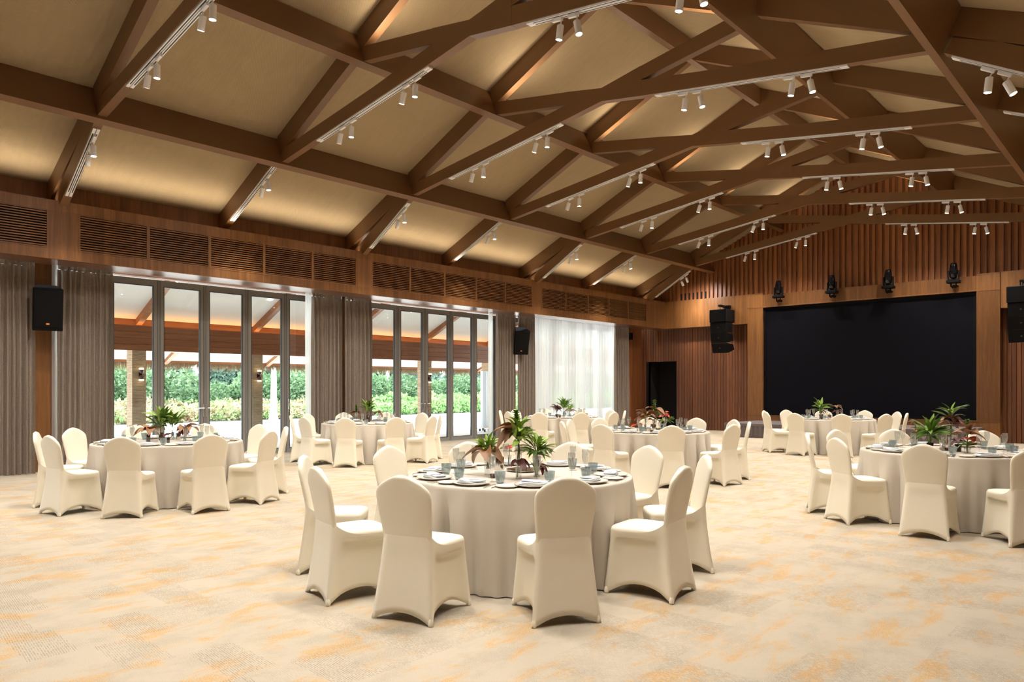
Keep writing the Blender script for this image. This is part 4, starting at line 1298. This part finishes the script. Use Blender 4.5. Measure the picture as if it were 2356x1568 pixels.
p = at(1235, 1096); vase(p, 0.027, 0.13, 'short clear vase packed with green stems ' + ft, flare=1.1)
bunch('green', up(p, 0.12), 0.06, 22, 'spreading long green leaves in the short vase ' + ft, (0.3, 1.6), 7, 0.95, 0.12)
bunch('lime', up(p, 0.17), 0.08, 14, 'small lime leaves over the short vase ' + ft, (0.1, 1.3), 8, 0.9, 0.12)
bunch('green', up(p, 0.01), 0.02, 5, 'green stems pressed inside the short vase ' + ft, (0.0, 0.15), 9, 0.7, 0.0)
p = at(1238, 1090); bunch('maroon', up(p, 0.06), 0.03, 4, 'maroon leaf behind the short vase ' + ft, (1.1, 1.5), 10, 0.8, 0.0, lean=RIGHTW)
canister(at(1148, 1080), 'silver lidded jar beside the tallest vase ' + ft, 1.2)
tealight(at(1136, 1099), 'small brown candle jar ' + ft)
tray(at(1205, 1083), 'round silver tray among the vases ' + ft)
p = at(1172, 1072); vase(p, 0.018, 0.10, 'little bottle vase with an orange flower ' + ft)
bunch('coral', up(p, 0.13), 0.03, 4, 'orange-red flower behind the tall vase ' + ft, (0.3, 1.1), 12, 0.7, 0.03)
# table by the first glass doors
ft = 'on the table by the first glass doors'
p = at(341, 1016); vase(p, 0.024, 0.10, 'smoky vase with rust leaves ' + ft, 'dark')
bunch('rust', up(p, 0.12), 0.06, 7, 'spread rust leaves over the smoky vase ' + ft, (0.5, 1.3), 20, 1.2, 0.03)
bunch('coral', up(p, 0.14), 0.02, 3, 'orange-red flower over the smoky vase ' + ft, (0.4, 1.2), 21, 0.85, 0.02)
p = at(370, 1012); vase(p, 0.028, 0.10, 'dark vase of tall palm-like leaves ' + ft, 'brown')
bunch('green', up(p, 0.12), 0.07, 30, 'tall palm-like green leaves in the dark vase ' + ft, (0.0, 1.5), 22, 1.25, 0.20)
p = at(396, 1011); vase(p, 0.026, 0.14, 'clear vase of dark green leaves ' + ft)
bunch('green', up(p, 0.15), 0.07, 24, 'dark green pointed leaves in the clear vase ' + ft, (0.2, 1.3), 23, 1.25, 0.09)
p = at(387, 1018); vase(p, 0.019, 0.06, 'tiny maroon jar vase ' + ft, 'dark')
bunch('maroon', up(p, 0.08), 0.03, 7, 'small maroon flower leaves in the tiny jar ' + ft, (0.4, 1.3), 24, 0.6, 0.02)
p = at(425, 1013); vase(p, 0.022, 0.10, 'clear vase of mauve-brown leaves ' + ft)
bunch('rust', up(p, 0.13), 0.07, 8, 'mauve-brown broad leaves in the clear vase ' + ft, (0.5, 1.4), 25, 1.15, 0.03)
bunch('maroon', up(p, 0.12), 0.04, 5, 'maroon leaves among the mauve-brown ones ' + ft, (0.6, 1.4), 26, 1.0, 0.02)
canister(at(410, 1010), 'silver lidded jar ' + ft, 0.9)
# table between the door sets
ft = 'on the table between the glass door sets'
p = at(847, 970); vase(p, 0.04, 0.14, 'dark bulb vase ' + ft, 'brown', 0.6)
bunch('green', up(p, 0.16), 0.07, 26, 'upright green bouquet in the dark bulb vase ' + ft, (0.0, 1.1), 30, 1.25, 0.20)
bunch('rust', up(p, 0.34), 0.05, 5, 'rust leaves topping the green bouquet ' + ft, (0.2, 1.0), 31, 0.8, 0.05)
p = at(820, 968); vase(p, 0.022, 0.09, 'clear vase with spike and rust leaves ' + ft)
bunch('rust', up(p, 0.12), 0.07, 7, 'low rust leaves in the clear vase ' + ft, (0.5, 1.4), 32, 1.0, 0.04)
spike(up(p, 0.12), 0.22, 'green leaf spike beside the rust leaves ' + ft, 33)
p = at(868, 968); vase(p, 0.022, 0.09, 'small vase of drooping maroon leaves ' + ft)
bunch('maroon', up(p, 0.15), 0.06, 9, 'drooping maroon leaves in the small vase ' + ft, (0.5, 1.5), 34, 1.3, 0.03)
canister(at(836, 971), 'silver lidded jar ' + ft, 0.9)
# table before the sheer
ft = 'on the table before the white sheer'
p = at(1297, 961); vase(p, 0.028, 0.16, 'clear flared vase ' + ft, flare=1.4)
bunch('green', up(p, 0.18), 0.08, 26, 'upright fan of green leaves in the flared vase ' + ft, (0.0, 1.1), 40, 1.35, 0.14)
p = at(1281, 960); vase(p, 0.03, 0.08, 'small dark vase of maroon leaves ' + ft, 'brown')
bunch('maroon', up(p, 0.15), 0.08, 14, 'dense maroon leaves in the small dark vase ' + ft, (0.2, 1.4), 41, 1.3, 0.10)
p = at(1311, 960); vase(p, 0.024, 0.10, 'clear vase of olive and rust leaves ' + ft)
bunch('rust', up(p, 0.12), 0.05, 6, 'rust leaves in the clear vase ' + ft, (0.6, 1.4), 42, 1.0, 0.04)
bunch('lime', up(p, 0.14), 0.05, 9, 'olive leaves over the clear vase ' + ft, (0.2, 1.2), 43, 1.2, 0.08)
canister(at(1287, 963), 'silver lidded jar ' + ft, 0.9)
# table with coral flowers
ft = 'on the coral flower table'
p = at(1506, 988); vase(p, 0.032, 0.18, 'flared clear vase at the middle ' + ft, flare=1.5)
bunch('lime', up(p, 0.20), 0.09, 22, 'lime leaves over the flared vase ' + ft, (0.3, 1.5), 50, 1.2, 0.08)
bunch('rust', up(p, 0.22), 0.06, 9, 'bronze leaves around the lime ones ' + ft, (0.3, 1.5), 51, 1.1, 0.12)
spike(up(p, 0.30), 0.20, 'short stacked green spike at the top ' + ft, 52)
p = at(1485, 990); vase(p, 0.024, 0.10, 'clear vase hidden in bronze leaves ' + ft)
bunch('rust', up(p, 0.14), 0.09, 16, 'big bronze leaf mass ' + ft, (0.4, 1.6), 53, 1.25, 0.12)
bunch('coral', up((p[0] - 0.14 * RT.x, p[1] - 0.14 * RT.y, p[2]), 0.08), 0.05, 4, 'coral anthurium hanging by the bronze leaf mass ' + ft, (0.8, 1.5), 54, 1.1, 0.02, lean=LEFTW)
p = at(1530, 984); vase(p, 0.022, 0.10, 'slim vase of coral anthuriums ' + ft)
bunch('coral', up(p, 0.16), 0.07, 9, 'coral anthurium cluster opposite the bronze leaves ' + ft, (0.3, 1.5), 55, 1.2, 0.10)
bunch('green', up(p, 0.09), 0.06, 14, 'ferny green leaves below the coral cluster ' + ft, (0.7, 1.5), 56, 0.9, 0.04, lean=RIGHTW)
canister(at(1503, 991), 'silver lidded jar ' + ft, 1.2)
tealight(at(1500, 993), 'small brown bowl candle ' + ft)
tray(at(1512, 987), 'silver tray beneath the arrangement ' + ft)
# table before the screen
ft = 'on the table before the screen'
p = at(1889, 964); vase(p, 0.035, 0.11, 'dark vase of green fronds ' + ft, 'brown')
bunch('green', up(p, 0.16), 0.08, 24, 'wide green fronds in the dark vase ' + ft, (0.1, 1.4), 60, 1.4, 0.15)
bunch('maroon', up(p, 0.13), 0.06, 8, 'maroon leaves under the green fronds ' + ft, (0.6, 1.5), 61, 1.1, 0.05)
p = at(1926, 963); vase(p, 0.024, 0.10, 'small vase with a red-brown sprig ' + ft)
bunch('maroon', up(p, 0.12), 0.05, 8, 'dark leaves in the sprig vase ' + ft, (0.4, 1.4), 62, 1.0, 0.06)
bunch('rust', up(p, 0.24), 0.04, 6, 'red-brown sprig above the dark leaves ' + ft, (0.2, 1.4), 63, 0.8, 0.04)
canister(at(1908, 964), 'silver lidded jar ' + ft, 1.1)
# table cut by the picture edge
ft = 'on the table with the red flower'
p = at(2140, 1034); vase(p, 0.032, 0.08, 'low dark vase of strap leaves ' + ft, 'brown')
bunch('green', up(p, 0.10), 0.07, 34, 'bushy green strap leaves in the low vase ' + ft, (0.0, 1.6), 70, 1.35, 0.12)
p = at(2188, 1030); vase(p, 0.026, 0.22, 'tall clear vase with a maroon bouquet ' + ft, flare=1.2)
bunch('maroon', up(p, 0.24), 0.07, 12, 'maroon leaves in the tall vase ' + ft, (0.2, 1.5), 71, 1.2, 0.08)
bunch('green', up(p, 0.32), 0.06, 12, 'green willow leaves above the maroon bouquet ' + ft, (0.0, 1.1), 72, 1.1, 0.10)
bunch('rust', up(p, 0.30), 0.06, 6, 'bronze leaves among the maroon bouquet ' + ft, (0.2, 1.4), 73, 0.8, 0.06)
p = at(2226, 1042); vase(p, 0.03, 0.06, 'short clear vase holding the red flower ' + ft)
bunch('rust', up(p, 0.17), 0.06, 8, 'twisted brown leaves above the red flower ' + ft, (0.4, 1.4), 74, 1.1, 0.06)
bunch('coral', up(p, 0.13), 0.03, 4, 'glossy red spathe ' + ft, (0.7, 1.4), 75, 1.3, 0.02, lean=CAMW)
bunch('lime', up(p, 0.06), 0.03, 4, 'lime leaf beside the red flower ' + ft, (0.9, 1.5), 76, 1.2, 0.03, lean=RIGHTW)
spike(up(p, 0.20), 0.16, 'stacked green bells rising by the brown leaves ' + ft, 77)
p = at(2205, 1038); vase(p, 0.03, 0.08, 'round dark vase of plum petals ' + ft, 'brown')
bunch('maroon', up(p, 0.09), 0.05, 12, 'plum-coloured ball of petals ' + ft, (0.2, 1.4), 78, 0.75, 0.03)
p = at(2106, 1028); vase(p, 0.02, 0.09, 'slim vase with a coral flower ' + ft)
bunch('coral', up(p, 0.17), 0.04, 4, 'coral flower beside the strap leaves ' + ft, (0.3, 1.3), 79, 0.9, 0.05)
bunch('rust', up(p, 0.24), 0.05, 6, 'thin bronze sprig above the coral flower ' + ft, (0.2, 1.2), 80, 0.5, 0.05)
canister(at(2172, 1032), 'silver lidded jar ' + ft, 1.2)
tealight(at(2180, 1036), 'small brown candle jar ' + ft)

# ------------------------------------------------------------------ outside: veranda, garden
gr = tag(MB().box(-75, XD - 0.05, -40, 75, -0.14, -0.02).obj('terrace_paving', M['paving']), kind='structure')
v = empty('veranda_roof'); tag(v, kind='structure')
MB().prism_y([(-14.9, 4.60), (-18.30, 3.08), (-18.30, 3.20), (-14.9, 4.72)], -6, 32).obj('soffit_panel', M['plaster'], v)
MB().prism_y([(-18.34, 2.92), (-20.15, 2.165), (-20.15, 2.25), (-18.34, 3.04)], -6, 32).obj('eave_panel', M['eave'], v)
box_obj('eave_board', M['wood_ext'], v, -20.16, -20.10, -6, 32, 2.13, 2.19)
MB().prism_y([(-14.7, 4.85), (-20.3, 2.30), (-20.3, 2.6), (-14.7, 5.15)], -6, 32).obj('thatch_bed', M['thatch'], v)
vb = empty('veranda_beam'); tag(vb, kind='structure')
for k in range(4):
    z = 2.33 + k * 0.148
    box_obj('plank', M['wood_ext'], vb, -18.10, -18.0 + 0.003 * (k % 2), -6, 32, z, z + 0.143)
box_obj('beam_core', M['wood_ext'], vb, -18.34, -18.10, -6, 32, 2.33, 2.86)
box_obj('cove_back', M['wood_ext'], vb, -18.34, -18.28, -6, 32, 2.86, 3.12)
vy = [0.71 + 2.97 * k for k in range(-1, 8)]
for k, y in enumerate(vy):
    MB().prism_y([(-14.8, 4.48), (-18.28, 2.93), (-18.28, 3.12), (-14.8, 4.67)], y + 0.02, y + 0.15).obj('veranda_rafter', M['wood_ext'], v)
    MB().prism_y([(-18.34, 2.80), (-20.15, 2.08), (-20.15, 2.17), (-18.34, 2.93)], y + 1.4, y + 1.52).obj('veranda_rafter', M['wood_ext'], v)
cn = 0
for k, y in enumerate(vy):
    if y < 2: continue
    c = empty('veranda_column', (-18.17, y, 0))
    tag(c, ('square rope-wrapped column outside, %s along the veranda from the camera end' % ORD[cn]), 'column', 'rope-wrapped veranda columns')
    MB().box(-0.17, 0.17, -0.155, 0.155, -0.02, 2.33).obj('shaft', M['rope'], c)
    s = empty('wall_sconce', (-17.99, y + 0.02, 1.77))
    tag(s, 'brown up-and-down sconce glowing on the %s veranda column from the camera end' % ORD[cn], 'sconce', 'sconces on the veranda columns')
    MB().box(-0.01, 0.03, -0.03, 0.03, -0.05, 0.05).obj('wall_mount', M['black'], s)
    for sg in (-1, 1):
        MB().lathe([(0.0, sg * 0.02), (0.03, sg * 0.025), (0.05, sg * 0.06), (0.052, sg * 0.115)], 18, c=(0.075, 0)).obj('shade', M['sconce'], s, smooth=True)
        MB().lathe([(0.050, sg * 0.115), (0.050, sg * 0.15), (0.0, sg * 0.152)], 18, c=(0.075, 0)).obj('diffuser', M['sconce_glow'], s)
    cn += 1
dl = MB().lathe([(0.0, 0.0), (0.05, 0.0), (0.06, 0.01)], 16).mesh('glow', M['downlight'])
for k, (x, y) in enumerate(((-16.6, 6.9), (-16.9, 9.4), (-16.6, 11.6), (-16.8, 13.9))):
    d = empty('veranda_downlight', (x, y, 4.60 - (-14.9 - x) * 0.447 - 0.03)); tag(d, 'small round downlight in the veranda ceiling, %s from the camera end' % ORD[k], 'light', 'veranda downlights')
    d.rotation_euler = (0, R(-24), 0)
    link_mesh('glow', dl, d)
# thatch fringe
rnd = random.Random(9); mb = MB()
y = 2.0
while y < 31:
    for _ in range(6):
        yy = y + rnd.uniform(-0.03, 0.03); xx = -20.2 + rnd.uniform(-0.12, 0.08); ln = rnd.uniform(0.22, 0.42)
        w = rnd.uniform(0.008, 0.018); dx, dy = rnd.uniform(-0.05, 0.05), rnd.uniform(-0.05, 0.05)
        b = len(mb.v)
        mb.v += [(xx, yy - w, 2.28), (xx, yy + w, 2.28), (xx + 0.01, yy, 2.28), (xx + dx, yy + dy, 2.28 - ln)]
        mb.face((b, b + 1, b + 3)); mb.face((b + 1, b + 2, b + 3)); mb.face((b + 2, b, b + 3))
    y += 0.018
tag(mb.obj('thatch_fringe', M['thatch']), 'ragged straw fringe along the veranda eave', 'thatch', kind='stuff')
# folding partition on castors
pt = empty('folding_partition', (-17.35, 17.42, 0)); pt.rotation_euler = (0, 0, R(-66))
tag(pt, 'pale folding partition on castors parked outside the second glass doors', 'partition')
for k, x in enumerate((-0.42, -0.02)):
    o = MB().box(x, x + 0.36, -0.03 + 0.1 * k, 0.03 + 0.1 * k, 0.13, 2.0).obj('partition_panel', M['partition'], pt)
    MB().box(x - 0.012, x, -0.035 + 0.1 * k, 0.035 + 0.1 * k, 0.12, 2.01).obj('edge_frame', M['steel'], o)
    MB().box(x + 0.36, x + 0.372, -0.035 + 0.1 * k, 0.035 + 0.1 * k, 0.12, 2.01).obj('edge_frame', M['steel'], o)
for x in (-0.38, -0.08, 0.30):
    for yy in (-0.12, 0.2):
        MB().tube([(x, yy - 0.015, 0.025), (x, yy + 0.015, 0.025)], 0.045, 14).obj('castor', M['black'], pt)
MB().box(-0.40, 0.34, -0.14, -0.10, 0.08, 0.11).box(-0.40, 0.34, 0.18, 0.22, 0.08, 0.11).obj('base_frame', M['steel'], pt)
# garden: hedge plants, bushes, trees, palms, bollards
def clump(name, n_, rx, ry, h, leaf, mt, seed, shape='dome', up_=0.3):
    rnd = random.Random(seed); mb = MB()
    for _ in range(n_):
        while True:
            a = rnd.uniform(0, 2 * PI); r = rnd.random() ** 0.5; t = rnd.random()
            lim = math.sqrt(max(0, 1 - t * t)) if shape == 'dome' else (1 - t * 0.75)
            if r <= lim: break
        rr = (r * 0.35 + 0.65 * lim) if rnd.random() < 0.7 else r
        p = Vector((rx * rr * math.cos(a), ry * rr * math.sin(a), h * (0.04 + 0.96 * t)))
        d = Vector((rnd.gauss(0, 1), rnd.gauss(0, 1), rnd.gauss(up_, 0.8))).normalized()
        s = d.cross(Vector((rnd.gauss(0, 1), rnd.gauss(0, 1), rnd.gauss(0, 1)))).normalized()
        l = leaf * rnd.uniform(0.6, 1.3); w = l * 0.33
        b = len(mb.v)
        mb.v += [p, p + d * l * 0.5 + s * w, p + d * l, p + d * l * 0.5 - s * w]
        mb.face((b, b + 1, b + 2, b + 3))
    return mb.mesh(name, mt)
st_me = MB().tube([(0, 0, 0), (0.03, 0.02, 0.5), (0.0, 0.05, 1.0)], [0.06, 0.045, 0.02], 6).mesh('stem', M['bark'])
hedge_l = [clump('foliage', 1500, 0.75, 0.75, 0.85, 0.17, M['hedge_lime'], s) for s in (1, 2)]
hedge_m = [clump('foliage', 1500, 0.75, 0.75, 0.80, 0.14, M['hedge_mix'], s) for s in (3, 4)]
bush_m = [clump('foliage', 4200, 1.5, 1.5, 2.3, 0.17, M['bush'], s) for s in (5, 6, 7)]
pine_m = [clump('foliage', 5200, 1.55, 1.55, 6.5, 0.34, M['pine'], s, 'cone', -0.9) for s in (8, 9)]
rnd = random.Random(12)
def plant(name, cat, label, group, me, loc, s, stem_h, stem_s=1.0):
    o = empty(name, loc, rnd.uniform(0, 6.28)); o.scale = (s, s, s * rnd.uniform(0.85, 1.12))
    tag(o, label, cat, group)
    link_mesh('foliage', me, o, (0, 0, 0))
    link_mesh('stem', st_me, o, (0, 0, 0), (0, 0, 0), (stem_s, stem_s, stem_h))
k = 0
y = 6.0
while y < 47:
    mixed = y < 20.5
    for row in range(2):
        plant('hedge_plant', 'hedge', ('variegated red and yellow hedge shrub' if mixed else 'bright lime green hedge shrub') + ' beyond the white terrace',
              'red and yellow hedge shrubs' if mixed else 'lime green hedge shrubs', rnd.choice(hedge_m if mixed else hedge_l),
              (-31.8 - row * 1.0 + rnd.uniform(-0.15, 0.15), y + row * 0.5, -0.02), rnd.uniform(0.9, 1.1) * (1.0 + 0.25 * row), 0.6, 0.7)
    y += 1.15
y = 5.0
while y < 52:
    plant('garden_bush', 'bush', 'dense green garden bush behind the hedge', 'green bushes behind the hedge', rnd.choice(bush_m), (-34.6 + rnd.uniform(-0.5, 0.4), y, -0.02), rnd.uniform(0.85, 1.15), 1.2, 1.0)
    y += 1.9
y = 4.0
while y < 60:
    plant('feathery_tree', 'tree', 'feathery grey-green tree behind the bushes', 'feathery trees behind the garden', rnd.choice(pine_m), (-38.6 + rnd.uniform(-0.8, 0.8), y, -0.02), rnd.uniform(0.85, 1.1), 5.0, 2.5)
    y += 2.9
tag(MB().box(-75, -31.0, -40, 75, -0.02, 0.0).obj('planting_bed', M['soil']), kind='structure')
def palm(y, x, lean, h, label):
    o = empty('palm_tree', (x, y, -0.02)); tag(o, label, 'tree', 'pale-trunked palms')
    pts = [(0, 0, 0), (0, lean * 0.06 * h, 0.5), (0, lean * 0.2 * h, h * 0.35), (0, lean * 0.55 * h, h * 0.7), (0, lean * h, h)]
    MB().tube(pts, [0.22, 0.15, 0.11, 0.095, 0.09], 14).obj('trunk', M['bark'], o, smooth=True)
    for k in range(9):
        a = 2 * PI * k / 9
        fr = MB(); spine = [(math.cos(a) * 2.2 * t, math.sin(a) * 2.2 * t, 0.6 * math.sin(t * 2.4) - 1.1 * t * t) for t in (0, 0.25, 0.5, 0.75, 1.0)]
        fr.tube(spine, 0.02, 5)
        for q in range(16):
            t = 0.12 + 0.85 * q / 16
            c = Vector((math.cos(a) * 2.2 * t, math.sin(a) * 2.2 * t, 0.6 * math.sin(t * 2.4) - 1.1 * t * t))
            for sd in (-1, 1):
                d = Vector((-math.sin(a) * sd * 0.45 + math.cos(a) * 0.15, math.cos(a) * sd * 0.45 + math.sin(a) * 0.15, -0.30))
                b = len(fr.v); w = Vector((math.cos(a), math.sin(a), 0)) * 0.03
                fr.v += [c - w, c + w, c + d]; fr.face((b, b + 1, b + 2))
        fr.obj('frond', M['pine'], o, loc=(0, lean * h, h))
palm(17.15, -30.6, 0.015, 6.5, 'straight white-trunked palm seen in the fourth pane of the first glass doors')
palm(26.9, -34.8, 0.02, 6.0, 'white-trunked palm seen in the first pane of the second glass doors')
palm(28.3, -33.0, 0.26, 6.2, 'leaning white palm trunk seen in the second pane of the second glass doors')
for k, (u, v_) in enumerate(((294, 973), (438, 969), (677, 960), (881, 950))):
    p = on_z(u, v_, -0.02)
    b = empty('garden_bollard', (p.x * 0.985, p.y * 0.985, -0.02)); tag(b, 'red-brown garden bollard before the hedge, %s from the camera end' % ORD[k], 'bollard', 'bollards along the hedge')
    MB().box(-0.10, 0.10, -0.10, 0.10, 0, 0.42).obj('post', M['bollard'], b)
    MB().box(-0.12, 0.12, -0.12, 0.12, 0.42, 0.47).obj('cap', M['bollard'], b)
